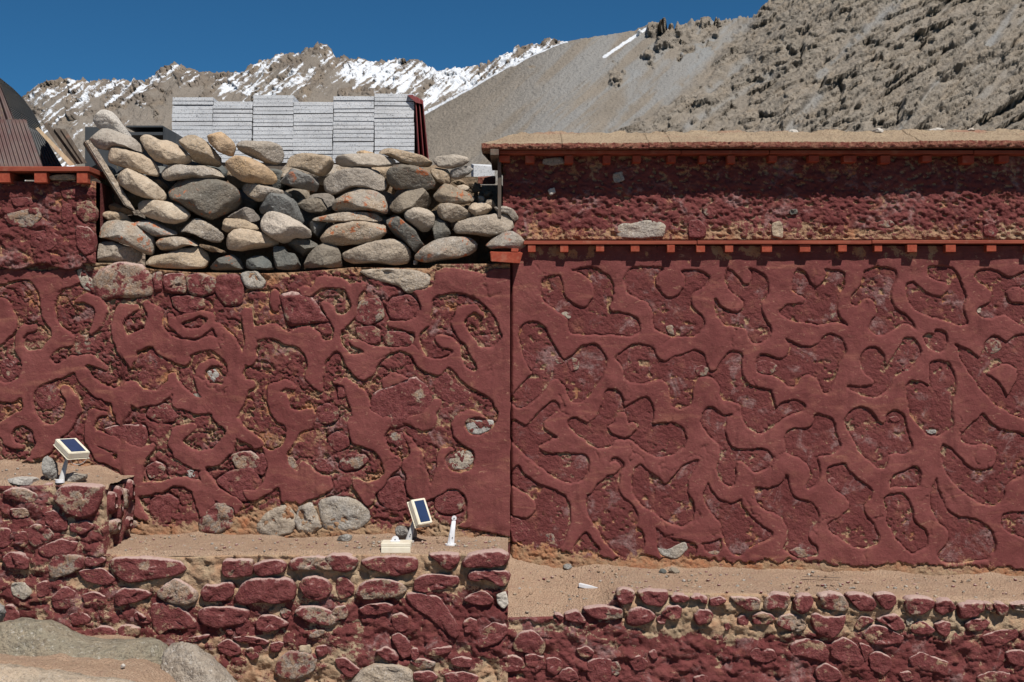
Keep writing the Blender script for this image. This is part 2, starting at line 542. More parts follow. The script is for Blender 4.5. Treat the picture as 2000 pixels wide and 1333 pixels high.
def mountain(name, mat, ridge, u0, u1, ncol, nrow, L0, L1, style):
    u = np.linspace(u0, u1, ncol)[None, :]
    t = np.concatenate([[0.0, 0.12, 0.22], np.linspace(0.28, 1.0, nrow)])[:, None]
    u = np.repeat(u, len(t), 0); t = np.repeat(t, ncol, 1)
    pr = interp(ridge, u)
    prs = sum(interp(ridge, u + o) for o in np.linspace(-60, 60, 13)) / 13.0      # broad form; the skyline's own notches only shape the top
    zr = EYE + (666 - prs) / FP * (L1 + CD)
    jag = (style['jag'](u) + prs - pr) * (L1 + CD) / FP
    y = L0 + (L1 - L0) * t
    z = zr * t + jag * smooth(0.94, 1.0, t)
    v = 666 - (z - EYE) * FP / (y + CD)
    x = (u - 1000) / FP * (y + CD)
    h, snow, rock, grey, tint = style['f'](u, v, v - pr)
    px = (L1 / FP)
    h = h * px * smooth(0, 0.2, t) * np.where(v - pr < 6, 0.35 + 0.65 * smooth(0, 6, v - pr), 1.0)
    V = np.stack([x - 0.12 * h, y - 1.0 * h, z + 0.16 * h], -1)
    # back side of the ridge
    back = []
    for k, (dy, dz) in enumerate(((0.02, 0.985), (0.25, 0.6), (0.6, 0.0))):
        b = V[-1].copy(); b[:, 1] = L1 * (1 + dy); b[:, 2] = V[-1][:, 2] * dz
        back.append(b)
    V = np.concatenate([V, np.stack(back)], 0)
    nr = V.shape[0]
    me = mesh_from(name, V.reshape(-1, 3), grid_faces(nr, ncol)[:, ::-1])
    for nm, a in (('snow', snow), ('rock', rock), ('grey', grey), ('tint', tint)):
        a = np.concatenate([a, np.repeat(a[-1:], 3, 0)], 0)
        attr(me, nm, a)
    o = link(name, me, mat, None, False)       # broken rock: faceted
    tag(o, kind='structure')
    return o


RIDGE_FAR = [(-300, 260), (0, 225), (50, 187), (70, 170), (95, 159), (130, 152), (160, 156), (200, 153), (240, 155), (280, 156), (300, 142), (340, 122), (360, 130), (380, 137),
             (420, 142), (470, 141), (490, 127), (520, 117), (545, 104), (560, 101), (585, 104), (600, 92), (625, 84), (642, 92), (650, 104), (675, 111), (700, 115), (730, 119), (760, 117), (800, 114),
             (820, 117), (840, 127), (862, 137), (880, 134), (930, 126), (960, 119), (985, 104), (1010, 93), (1050, 80), (1075, 73), (1110, 82), (1160, 90), (1500, 150), (2300, 200)]


def far_f(u, v, dv):
    c = u * 0.64 + v * 0.77; l = -u * 0.77 + v * 0.64
    st = 0.80 * fbm(c / 3.6, l / 38.0, 4, 5, 0.6) + 0.20 * fbm(u / 6, v / 5, 3, 55, 0.6)
    st2 = fbm(c / 22.0, l / 110.0, 3, 9)
    bowl = blob(u, v, [(765, 150, 95, 34, 0.46), (700, 135, 40, 26, 0.3), (560, 145, 60, 26, 0.20), (140, 195, 90, 36, 0.20), (230, 180, 70, 26, 0.2), (880, 175, 55, 42, 0.34), (1035, 105, 70, 26, 0.34),
                       (400, 165, 80, 18, 0.10), (490, 178, 70, 22, 0.24), (630, 120, 40, 22, 0.06), (960, 150, 60, 36, 0.26), (840, 215, 30, 24, 0.25)])
    gully = np.maximum(np.exp(-(seg_d(u, v, 300, 158, 215, 232) / 5.0) ** 2) * 0.5, np.exp(-(seg_d(u, v, 1110, 84, 1020, 150) / 6) ** 2) * 0.45)
    bare = blob(u, v, [(610, 230, 60, 60, 0.5), (330, 230, 110, 50, 0.6), (700, 195, 36, 40, 0.28), (745, 225, 40, 40, 0.3), (500, 250, 200, 40, 0.4)])
    snow = 0.95 * (st - 0.5) * 3.0 + 0.5 * (st2 - 0.5) + 0.13 + bowl * 1.35 + gully - bare + 0.10 * smooth(40, 0, dv) - 0.25 * smooth(3, 0, dv)
    snow = snow + 0.9 * (fbm(u / 32, v / 20, 3, 58) - 0.5) - 0.04
    snow = np.clip(snow, -0.5, 1.3)
    rock = np.clip(smooth(0.42, 0.6, fbm(u / 24, v / 20, 4, 3) + 0.28 * smooth(45, 5, dv) - 0.2 * smooth(60, 120, dv)), 0, 1)
    h = 20 * (ridged(c / 50, l / 110, 4, 2) - 0.5) * smooth(0, 30, dv) + (9 * blocks(c / 17, l / 30, 4) + 5 * blocks(u / 8, v / 7, 8) + 2.6 * blocks(u / 4.5, v / 4, 9)) * (0.25 + 0.75 * rock) + 2.2 * st + 1.2 * fbm(u / 4, v / 4, 2, 1)
    return h, snow, rock, np.zeros_like(u), fbm(u / 15, v / 15, 3, 21)


mountain('snowy_mountain', M['mt_far'], RIDGE_FAR, -260, 1500, 860, 200, 2200, 3300,
         dict(jag=lambda u: 9 * (fbm(u / 9, u * 0, 3, 6) - 0.5) + 5 * (blocks(u / 11, u * 0, 3) - 0.5), f=far_f))

RIDGE_NEAR = [(300, 430), (600, 335), (700, 285), (780, 245), (822, 222), (870, 196), (900, 180), (950, 153), (1000, 126), (1050, 103), (1085, 88), (1110, 80), (1140, 74), (1180, 69), (1240, 59),
              (1258, 49), (1300, 45), (1335, 47), (1350, 36), (1375, 31), (1395, 38), (1420, 36), (1445, 28), (1460, 33), (1478, 28), (1490, 12), (1505, -2), (1530, -25), (1700, -95), (2000, -150), (2400, -170)]


def near_f(u, v, dv):
    c = u * 0.66 + v * 0.75; l = -u * 0.75 + v * 0.66
    st = fbm(c / 16.0, l / 150.0, 4, 15, 0.55)
    big = fbm(u / 55, v / 45, 4, 33)
    # crags lie right of a line that runs down to the left; scree with outcrops left of it
    edge = (u - np.interp(v, [30, 90, 150, 200, 260, 320], [1470, 1430, 1372, 1300, 1205, 1120]))
    crag = smooth(-30, 35, edge + 90 * (big - 0.5))
    outc = blob(u, v, [(1290, 62, 40, 22, 0.9), (1400, 60, 70, 34, 0.8), (1270, 110, 26, 18, 0.5), (1205, 140, 18, 20, 0.75), (1270, 128, 16, 10, 0.5), (1200, 165, 22, 16, 0.5), (1245, 165, 30, 18, 0.3), (1330, 100, 50, 24, 0.5), (1035, 130, 24, 10, 0.35)])
    rock = np.clip(np.maximum(crag, smooth(0.42, 0.62, outc + 0.9 * (fbm(u / 13, v / 11, 3, 3) - 0.5))), 0, 1)
    gl = np.zeros_like(u)
    for (a, b, cc, d, w) in ((1470, 40, 1370, 110, 14), (1400, 95, 1300, 200, 10), (1300, 120, 1180, 262, 9), (1760, 0, 1690, 60, 12), (1600, 190, 1540, 255, 9), (1985, 10, 1930, 90, 8), (1500, 150, 1340, 250, 8),
                             (1240, 150, 1225, 215, 9), (1830, 160, 1760, 250, 8), (1690, 60, 1600, 150, 8), (1460, 120, 1385, 180, 9)):
        wob = 7 * (fbm(l / 30, c / 30, 2, 8) - 0.5)
        gl = np.maximum(gl, np.exp(-((seg_d(u, v, a, b, cc, d) + wob * 1.8) / (w * (0.4 + 1.1 * fbm(u / 25, v / 25, 2, 81)))) ** 2) * smooth(0.25, 0.5, fbm(u / 14, v / 14, 3, 82) + 0.06))
    rock = rock * (1 - 0.9 * gl)
    rock = rock * smooth(0.26, 0.40, fbm(c / 22, l / 60, 3, 61) + 0.06)
    grey = np.clip(gl * 0.7 + 0.75 * smooth(980, 1200, u + 0.4 * v) * smooth(0.42, 0.62, st) * (1 - crag) + 0.35 * smooth(1500, 1900, u) * smooth(0.4, 0.6, fbm(u / 70, v / 50, 3, 14)), 0, 1)
    du = u + 5 * (fbm(u / 12, v / 12, 2, 91) - 0.5); dvv = v + 5 * (fbm(u / 12, v / 12, 2, 92) - 0.5)
    cc = du * 0.5 + dvv * 0.87; ll = -du * 0.87 + dvv * 0.5     # bedding runs down to the left
    hr = 1.0 * (vn2(u / 2.3, v / 2.1, 47)) * 2.0 + 24 * blocks(ll / 120, cc / 30, 40) + 10 * blocks(ll / 46, cc / 12, 41) + 4.6 * blocks(ll / 19, cc / 6, 42) + 2.8 * blocks(ll / 7, cc / 4, 43) + 16 * (ridged(c / 70, l / 160, 3, 44) - 0.5) + 5 * (ridged(cc / 8, ll / 60, 2, 45) - 0.5)
    hs = 8 * (fbm(c / 60, l / 200, 3, 51) - 0.5) + 3.0 * (ridged(c / 11, l / 170, 3, 53) - 0.5) + 2.0 * fbm(u / 5, v / 4, 3, 52) + 1.8 * st + 1.6 * smooth(0.7, 0.9, vn2(u / 3.2, v / 3.0, 12))
    h = hs * (1 - rock) + (hr - 4) * rock
    snow = 1.1 * np.exp(-(seg_d(u, v, 1264, 56, 1180, 112) / (2.6 + 2.2 * fbm(l / 9, c / 9, 2, 3))) ** 2) - 0.1
    snow = np.maximum(snow, np.where(u < 1110, 0.95 * smooth(9, 2, dv + 8 * (st - 0.5)), 0) - 0.12)
    return h, snow, rock, grey, 0.45 * fbm(u / 22, v / 18, 3, 71) + 0.55 * fbm(cc / 3.2, ll / 34, 3, 72)


mountain('rocky_mountain', M['mt_near'], RIDGE_NEAR, 520, 2250, 900, 250, 650, 1100,
         dict(jag=lambda u: (2.0 + 9 * smooth(1230, 1290, u)) * ((fbm(u / 7, u * 0, 3, 6) - 0.5) + 0.6 * (blocks(u / 12, u * 0, 3) - 0.5)), f=near_f))

gx = np.concatenate([np.linspace(-6000, -12, 30), np.linspace(-10, 10, 81), np.linspace(12, 6000, 30)])
gy = np.concatenate([np.linspace(-60, -9, 8), np.linspace(-8, 8, 65), np.linspace(10, 200, 20), np.linspace(250, 6000, 20)])
GX, GY = np.meshgrid(gx, gy)
GZ = 0.10 * (fbm(GX / 1.3, GY / 1.3, 4, 2) - 0.5) - 0.002
me = mesh_from('ground', np.stack([GX, GY, GZ], -1).reshape(-1, 3), grid_faces(len(gy), len(gx))[:, ::-1])
tag(link('ground', me, M['ground']), kind='structure')

# ------------------------------------------------------------------ the relief drawing
# outlines of the hollows (and of raised islands in them), read off the wall as (x, y) pairs; (ox, oy, scale) per block


def P(s, ox, oy, sc):
    n = [float(q) for q in s.replace(',', ' ').split()]
    return [(ox + n[i] / sc, oy + n[i + 1] / sc) for i in range(0, len(n) - 1, 2)]


Z3 = (1000, 480, 4.0); Z4 = (1500, 480, 4.0); Z7 = (1000, 780, 3.92); Z8 = (1500, 780, 3.92)
Z1 = (0, 500, 4.0); Z2 = (500, 500, 4.0); Z5 = (0, 780, 4.0); Z6 = (500, 780, 4.0)
RIGHT = [
 ('s', Z3, "215,330 235,270 290,235 385,225 400,330 415,390 470,450 540,485 590,475 630,400 645,340 610,270 540,220 455,200 520,175 620,165 700,190 770,250 800,310 790,390 750,515 860,512 930,530 985,580 1010,650 1000,690 900,715 740,700 600,705 500,690 435,680 425,600 440,570 370,530 290,480 235,420"),
 ('s', Z3, "870,260 900,200 960,160 1060,155 1200,178 1120,250 1120,300 1160,370 1230,410 1300,390 1340,310 1350,240 1310,190 1400,185 1500,200 1550,240 1530,300 1430,370 1400,410 1410,480 1480,540 1505,600 1490,660 1420,715 1310,722 1200,700 1110,650 1095,580 1090,500 1060,450 980,425 900,370 875,310"),
 ('s', Z3, "1665,180 1720,190 1780,260 1820,315 1860,300 1870,220 1840,170 1900,180 1990,240 2010,320 2000,380 1950,440 1955,520 2000,600 2030,650 2030,700 1980,750 1900,770 1840,720 1830,650 1750,640 1660,630 1600,560 1575,440 1580,400 1620,470 1720,520 1780,515 1810,480 1800,430 1710,370 1660,280"),
 ('s', Z3, "40,700 80,610 170,580 240,610 290,690 350,810 410,905 480,840 560,770 640,760 710,800 745,890 735,960 690,1060 610,1170 560,1220 480,1240 440,1200 400,1090 340,1035 280,1080 240,1150 200,1200 130,1255 60,1275 0,1240 -10,1180 70,1080 150,1000 130,960 75,830"),
 ('s', Z3, "790,880 850,830 930,775 1030,765 1100,790 1140,890 1200,910 1270,860 1350,840 1440,810 1500,840 1520,900 1550,990 1600,960 1640,880 1700,825 1780,825 1810,860 1790,940 1800,1020 1860,1090 1960,1110 2030,1130 2055,1210 2060,1270 2110,1225 2200,1200 2280,1222 2300,1260 2260,1300 2150,1330 2070,1400 1990,1460 1900,1468 1820,1410 1790,1350 1790,1300 1780,1240 1740,1230 1660,1210 1630,1190 1610,1080 1560,1020 1450,1030 1420,1100 1410,1190 1400,1250 1320,1277 1235,1250 1230,1190 1220,1100 1170,1040 1100,1050 1030,1080 960,1080 880,1050 860,980 840,920"),
 ('s', Z4, "235,165 290,210 320,280 370,320 440,280 450,220 430,175 500,190 600,200 600,290 570,370 540,440 545,520 590,590 625,640 560,600 420,620 300,610 180,590 100,550 80,510 120,465 200,455 280,445 300,415 220,390 180,350 175,290 210,220"),
 ('s', Z4, "740,190 850,165 940,165 1000,200 1005,260 965,330 960,420 1000,490 1080,540 1130,590 1155,665 1080,600 1010,640 950,680 890,710 820,690 780,640 800,590 850,540 830,440 770,410 740,440 690,475 640,440 645,390 720,320 745,250"),
 ('s', Z4, "1240,165 1350,150 1440,170 1500,230 1520,320 1550,390 1540,430 1515,490 1550,550 1572,605 1500,635 1420,595 1300,565 1180,530 1110,470 1065,370 1080,300 1130,275 1190,330 1260,380 1360,400 1410,350 1380,290 1300,270 1245,230"),
 ('s', Z4, "1600,240 1640,190 1720,180 1800,200 1870,245 1950,220 2040,180 2120,220 2150,330 2120,520 2060,650 2000,635 1900,580 1840,540 1760,570 1680,570 1620,520 1640,480 1730,450 1750,380 1700,320 1640,290"),
 ('a', Z4, "1860,360 1920,320 2000,340 2040,400 2000,455 1920,445 1870,410"),
 ('s', Z4, "130,710 190,750 250,785 340,785 400,750 440,700 500,685 570,720 610,780 610,840 560,910 530,1010 490,1120 455,1165 410,1120 380,1040 320,1000 250,1040 230,1080 180,1110 130,1080 40,1015 -30,1010 -95,990 -100,890 -60,840 0,845 80,885 150,860 165,790"),
 ('s', Z4, "710,900 730,830 790,780 860,790 910,850 920,940 900,970 950,900 1000,820 1060,720 1130,715 1180,760 1200,830 1180,890 1100,970 1000,1020 970,1080 920,1150 850,1190 760,1190 660,1140 605,1100 620,1080 740,1095 820,1090 830,1060 760,1010 715,960"),
 ('s', Z4, "1205,710 1240,680 1300,690 1300,650 1340,640 1390,680 1405,750 1390,800 1340,850 1270,820 1230,780"),
 ('s', Z4, "1450,755 1530,790 1600,840 1650,885 1660,840 1700,740 1760,695 1820,720 1865,755 1930,700 2010,690 2120,740 2200,900 2200,1150 2100,1390 1928,1333 1800,1270 1724,1200 1640,1100 1540,960 1490,880 1480,810"),
 ('a', Z4, "1690,1000 1790,940 1880,925 1940,960 1950,1030 1910,1110 1870,1180 1830,1100 1760,1030"),
 ('s', Z4, "1070,1085 1130,1050 1200,1055 1250,1100 1260,1040 1250,960 1270,900 1340,885 1410,910 1455,980 1475,1060 1460,1160 1440,1230 1430,1330 1455,1395 1410,1445 1315,1496 1245,1486 1175,1405 1110,1333 1080,1220"),
 ('s', Z7, "110,200 200,100 290,10 330,5 365,60 360,95 300,130 240,170 235,215 290,260 355,290 290,320 210,360 215,385 290,410 400,415 540,405 580,440 600,500 590,570 540,625 440,650 350,620 220,530 110,440 40,370 0,340 -20,260 -20,180 20,150 60,180"),
 ('s', Z7, "420,200 430,150 490,135 540,155 580,185 640,140 680,50 700,-40 740,-85 800,-80 840,-40 855,60 920,20 980,-15 1040,-20 1090,50 1095,120 1060,185 1150,170 1240,175 1310,215 1345,290 1320,370 1240,430 1130,450 1030,415 940,340 890,310 800,315 760,355 680,380 610,360 540,300 470,265"),
 ('a', Z7, "800,100 860,95 880,130 885,190 950,180 950,230 910,285 830,295 760,255 725,210 780,180"),
 ('s', Z7, "740,490 770,450 810,445 850,475 855,520 825,560 825,620 820,680 850,750 920,800 970,860 975,930 955,980 1010,1030 1020,1100 990,1180 920,1230 830,1210 760,1160 690,1080 650,990 580,900 560,800 575,720 600,730 650,640 720,590 800,565 830,520 800,475"),
 ('s', Z7, "905,620 930,530 980,490 1020,510 1050,550 1110,590 1160,650 1190,640 1250,570 1330,490 1440,455 1400,540 1350,630 1345,700 1390,790 1400,880 1380,940 1300,980 1200,950 1080,870 970,800 920,720"),
 ('s', Z7, "1440,190 1450,110 1500,50 1540,60 1620,120 1700,110 1650,150 1635,240 1650,320 1710,380 1800,385 1900,375 1960,390 1995,440 1985,470 1950,530 1870,570 1800,530 1760,480 1710,475 1710,540 1725,600 1700,660 1650,675 1600,620 1560,530 1590,430 1570,340 1500,280"),
 ('s', Z7, "45,490 90,570 180,640 300,680 400,730 450,800 450,920 420,1060 360,1150 250,1180 100,1130 0,1060 -20,870 110,915 180,850 180,790 110,720 30,680 -20,660 -20,560"),
 ('s', Z7, "570,1000 620,1090 680,1150 660,1200 600,1240 500,1260 460,1160 520,1060"),
 ('s', Z7, "1100,970 1150,1030 1240,1070 1340,1080 1410,1120 1420,1170 1370,1230 1250,1230 1130,1190 1110,1140 1100,1050"),
 ('s', Z7, "1500,620 1530,700 1590,770 1680,795 1755,750 1760,820 1840,900 1950,990 2000,1020 1980,1060 1880,1110 1790,1160 1760,1200 1680,1190 1640,1130 1600,1040 1600,960 1540,900 1480,810 1460,730"),
 ('s', Z7, "1440,1100 1540,1090 1600,1060 1610,1150 1570,1190 1490,1170"),
 ('s', Z8, "135,565 150,600 165,690 230,770 340,785 390,850 395,920 350,980 305,1050 330,1090 380,1120 385,1180 330,1210 240,1220 160,1190 105,1140 140,1080 150,980 100,900 40,870 -20,860 -80,800 -110,740 -100,660 -20,680 60,670 120,620"),
 ('s', Z8, "120,330 130,260 200,210 280,230 330,200 355,115 430,110 490,140 520,200 530,290 562,360 545,400 480,430 370,435 390,490 400,560 380,640 330,690 285,690 290,650 320,590 310,510 250,450 180,435 130,400"),
 ('s', Z8, "580,160 620,90 690,55 760,60 810,110 860,190 900,170 910,100 960,75 1020,95 1060,160 1070,240 1110,340 1105,390 1050,420 960,420 920,430 915,510 870,545 800,500 700,410 650,320 600,230"),
 ('s', Z8, "445,520 590,480 600,530 700,620 780,660 803,700 780,760 730,820 750,890 820,970 850,1050 840,1110 740,1150 640,1130 540,1070 460,1000 450,950 540,895 610,850 620,800 590,750 520,700 440,620"),
 ('s', Z8, "920,680 930,630 960,570 1060,540 1135,500 1170,560 1170,620 1150,685 1040,675"),
 ('s', Z8, "870,760 940,720 1030,715 1090,770 1105,850 1120,930 1190,980 1235,1060 1210,1130 1110,1195 1040,1140 950,1030 900,930 905,850"),
 ('s', Z8, "1285,590 1300,650 1330,750 1380,850 1440,895 1540,895 1640,940 1710,1000 1750,1090 1740,1160 1680,1230 1560,1240 1440,1260 1330,1250 1290,1190 1330,1140 1380,1080 1370,1000 1290,920 1240,840 1240,720"),
 ('s', Z8, "1320,325 1390,360 1470,450 1560,530 1650,545 1720,510 1755,440 1730,370 1670,345 1560,355 1480,330 1475,280 1520,220 1600,150 1640,90 1700,180 1760,220 1860,240 1960,265 2060,300 2100,400 2060,500 1980,570 1850,640 1815,690 1800,780 1730,820 1620,800 1480,710 1370,590 1320,450"),
 ('s', Z8, "1780,910 1800,870 1880,860 2060,850 2160,960 2060,1100 1960,1070 1850,1030 1780,980"),
]
LEFT = [
 ('a', Z1, "-700,120 -300,60 0,115 100,75 200,100 320,125 450,95 590,90 610,160 640,215 560,235 490,265 450,320 428,400 435,480 480,550 550,590 585,640 580,700 480,720 410,760 385,800 430,845 520,810 600,775 700,770 620,860 600,905 480,960 340,1000 280,1060 260,1120 262,1300 185,1300 180,1090 100,1150 0,1140 -400,1200 -500,1000 0,980 60,1000 130,975 175,900 160,800 120,700 200,780 300,760 360,680 400,640 395,570 340,490 318,400 310,290 240,190 160,180 0,230 -300,260 -700,300"),
 ('c', Z1, "0,420,95 15,520,125 -30,610,95"),
 ('c', Z1, "300,790,60 200,790,48 150,720,40 150,630,38 200,570,35 262,562,28"),
 ('c', Z1, "560,840,55 700,810,42 790,850,28 828,880,14"),
 ('c', Z1, "620,880,48 680,980,52 780,1060,58 900,1095,60 1020,1070,95 1100,1120,70 1250,1100,55 1350,1010,50 1345,940,32"),
 ('c', Z1, "950,1120,80 950,1200,75 935,1290,30"),
 ('c', Z1, "1380,1030,50 1440,1120,70 1540,1180,60 1700,1130,90 1760,1060,60 1850,980,70"),
 ('c', Z1, "1700,1080,80 1600,1050,60 1560,950,42 1580,870,38 1660,830,26 1740,850,12"),
 ('c', Z1, "1050,400,30 950,430,58 912,540,42 935,640,58 1000,720,88 1020,800,45 1020,870,10"),
 ('c', Z1, "1000,700,80 1130,640,72 1230,620,78 1280,700,80 1400,745,100 1440,810,50"),
 ('c', Z1, "1400,740,95 1540,700,45 1660,680,50 1800,760,70 1850,830,70 1840,930,60 1790,1000,50"),
 ('c', Z1, "1200,560,70 1210,450,60 1150,380,35"),
 ('c', Z1, "1330,470,22 1350,530,36 1440,600,40 1560,605,36 1650,540,30 1650,470,28 1570,445,22 1480,470,26 1400,500,34 1370,545,30"),
 ('c', Z1, "590,360,12 680,325,35 770,370,48 800,440,48 770,520,46 720,595,22"),
 ('c', Z1, "1930,440,42 1945,560,46 1960,700,50 1940,800,60"),
 ('c', Z1, "1700,560,40 1770,650,60 1830,730,50 1870,810,50"),
 ('c', Z1, "1750,1240,90 1850,1130,70 1900,1020,55 1960,1010,35"),
 ('c', Z1, "510,1040,36 560,1110,52 590,1200,52"),
 ('a', Z5, "520,-40 620,-40 625,60 600,180 540,260 470,310 400,420 320,460 250,470 330,500 0,500 -400,480 -300,200 0,190 80,130 180,90 190,0 262,-10 270,90 330,170 420,205 480,160 515,80"),
 ('s', Z5, "95,270 120,220 190,205 250,225 275,290 280,360 230,420 180,360 120,330"),
 ('s', Z5, "0,280 30,340 90,385 170,395 230,370 245,440 150,500 0,500 -300,500 -300,250"),
 ('c', Z5, "60,240,40 60,320,38 120,370,22 190,365,14"),
 ('c', Z5, "815,108,20 730,120,46 695,210,38 715,300,58 740,390,34 800,440,55"),
 ('c', Z5, "760,300,55 900,350,60 1000,400,52 1100,440,58 1190,370,26"),
 ('a', Z5, "710,390 820,390 940,430 1100,430 1140,480 1120,560 1110,640 1080,800 1180,940 1120,950 1000,900 1060,820 1040,700 980,600 920,540 820,500 740,480"),
 ('s', Z5, "880,430 915,420 920,460 900,475"),
 ('c', Z5, "1100,700,55 1250,690,42 1350,645,30 1450,640,38 1540,690,55 1600,790,85 1590,880,38 1570,915,10"),
 ('c', Z5, "1590,590,38 1640,690,55 1750,770,52 1850,820,45 1840,880,18"),
 ('c', Z5, "1500,220,34 1400,265,58 1360,340,48 1420,420,66 1550,480,70 1680,450,68 1770,370,66 1810,290,50 1830,210,60"),
 ('c', Z5, "1560,500,75 1590,550,20"),
 ('c', Z5, "1400,10,60 1560,40,55 1700,60,65 1770,130,70 1800,210,50 1930,290,52 2010,340,50"),
 ('c', Z5, "940,40,60 930,130,34 935,175,16"),
 ('a', Z6, "90,-60 250,-60 265,70 330,85 440,60 470,130 440,240 340,250 300,350 240,420 250,500 330,570 360,470 420,520 500,580 590,610 600,700 520,750 400,790 330,850 250,820 190,800 190,660 100,740 0,790 -60,800 -120,700 0,710 60,640 90,560 80,480 40,360 120,400 190,370 230,300 235,220 160,110"),
 ('c', Z2, "300,1030,16 225,1000,36 140,1040,46 130,1120,48 165,1200,60 200,1260,60"),
 ('a', Z6, "680,-100 850,-100 900,60 1000,150 1150,140 1280,130 1340,60 1380,0 1450,50 1400,110 1420,160 1400,210 1300,260 1180,190 1080,190 1010,260 1000,290 1030,350 1060,430 1140,460 1130,540 1060,580 1010,680 940,730 910,820 870,850 820,780 750,680 760,620 900,650 1000,600 1000,530 960,440 880,380 760,350 730,280 720,200 700,180 780,110 740,60"),
 ('a', Z2, "850,1200 1150,1260 1340,1180 1380,1120 1450,1120 1450,1170 1350,1250 1000,1270 900,1220"),
 ('s', Z2, "880,1190 1000,1255 1130,1262 1280,1230 1350,1160 1250,1110 1050,1140 900,1180"),
 ('c', Z2, "615,985,12 700,985,34 760,1040,46 785,1130,62 820,1220,78"),
 ('a', Z6, "1130,540 1140,500 1200,440 1200,360 1150,300 1140,250 1200,290 1280,380 1310,460 1300,500 1350,600 1365,680 1400,560 1410,430 1440,380 1520,370 1560,400 1490,430 1470,480 1510,560 1600,580 1680,560 1715,460 1690,400 1600,350 1540,280 1520,200 1560,120 1660,80 1750,110 1820,155 1700,145 1640,160 1620,210 1680,285 1780,270 1860,220 1885,160 1890,100 1880,40 1830,-60 2100,-60 2100,1150 1975,1070 1700,1020 1560,1000 1650,950 1650,860 1640,770 1580,700 1500,700 1430,750 1340,800 1240,790 1180,740 1160,660 1180,600"),
 ('a', Z2, "1210,270 1380,250 1400,110 1540,90 1700,120 1780,150 1830,100 2100,90 2100,1260 1880,1200 1830,1110 1700,1040 1600,970 1550,900 1500,860 1440,940 1330,910 1250,860 1220,780 1130,735 1040,760 960,840 920,930 860,980 800,970 720,880 650,740 570,780 540,830 530,880 520,1000 520,1070 460,1040 370,960 400,860 380,760 320,710 230,700 150,650 60,640 0,670 -60,640 -20,540 170,535 250,600 360,550 380,540 440,560 490,590 520,660 590,660 610,600 590,530 540,450 500,380 520,350 600,390 630,450 690,460 740,400 735,330 690,260 580,240 500,260 430,320 350,330 330,270 370,230 430,260 480,160 560,155 700,180 740,240 770,200 860,210 860,260 790,330 780,400 790,460 720,540 660,590 660,650 690,720 740,770 860,750 730,700 730,650 800,650 920,710 1200,710 1250,640 1230,600 1150,585 1030,560 1020,510 1100,500 1200,515 1280,450 1290,380 1240,300"),
 ('s', Z2, "1370,330 1500,285 1620,292 1740,340 1840,440 1910,560 1920,640 1860,715 1740,712 1640,650 1580,560 1560,590 1660,740 1730,880 1700,910 1640,870 1600,780 1595,700 1530,640 1450,610 1395,640 1400,670 1450,720 1550,740 1500,790 1420,805 1340,790 1290,720 1270,640 1290,590 1360,540 1370,430"),
 ('c', Z2, "1770,462,14 1700,408,34 1610,440,52 1568,520,44 1610,610,46 1690,700,40"),
 ('c', Z2, "150,300,36 150,370,42 150,412,26"),
 ('a', Z2, "980,990 1000,950 1080,910 1130,930 1210,955 1180,975 1100,1010 990,1050"),
]


def catmull(pts, k=4):
    n = len(pts); out = []
    for i in range(n):
        p0, p1, p2, p3 = (np.array(pts[(i + j - 1) % n]) for j in range(4))
        for s in range(k):
            t = s / k
            out.append(0.5 * ((2 * p1) + (-p0 + p2) * t * 0.8 + (2 * p0 - 5 * p1 + 4 * p2 - p3) * t * t * 0.8 + (2 * p1 - 2 * p1) * t + (-p0 + 3 * p1 - 3 * p2 + p3) * t ** 3 * 0.8 + (0.2 * ((p2 - p1) * 2) * (3 * t * t - 2 * t ** 3))))
    return out


def smooth_poly(pts, k=2):
    """two rounds of corner cutting that keep the outline close to its points"""
    a = np.array(pts, float)
    for w in ((0.18, 0.25) if k > 1 else (0.13, 0.22)):
        b = np.roll(a, -1, 0)
        a = np.stack([a * (1 - w) + b * w, a * w + b * (1 - w)], 1).reshape(-1, 2)
    return a


def poly_sd(px, py, poly):
    """signed distance, positive inside"""
    a = np.asarray(poly); b = np.roll(a, -1, 0)
    d = np.full(px.shape, 1e9); ins = np.zeros(px.shape, bool)
    for (x0, y0), (x1, y1) in zip(a, b):
        dx, dy = x1 - x0, y1 - y0
        q = dx * dx + dy * dy + 1e-9
        t = np.clip(((px - x0) * dx + (py - y0) * dy) / q, 0, 1)
        ex = px - x0 - t * dx; ey = py - y0 - t * dy
        d = np.minimum(d, ex * ex + ey * ey)
        if y0 != y1:
            c = ((y0 > py) != (y1 > py)) & (px < dx * (py - y0) / dy + x0)
            ins ^= c
    d = np.sqrt(d)
    return np.where(ins, d, -d)


def caps_sd(px, py, pts):
    s = np.full(px.shape, -1e9)
    for (x0, y0, r0), (x1, y1, r1) in zip(pts[:-1], pts[1:]):
        dx, dy = x1 - x0, y1 - y0
        t = np.clip(((px - x0) * dx + (py - y0) * dy) / (dx * dx + dy * dy + 1e-9), 0, 1)
        s = np.maximum(s, (r0 + (r1 - r0) * t) - np.hypot(px - x0 - t * dx, py - y0 - t * dy))
    return s


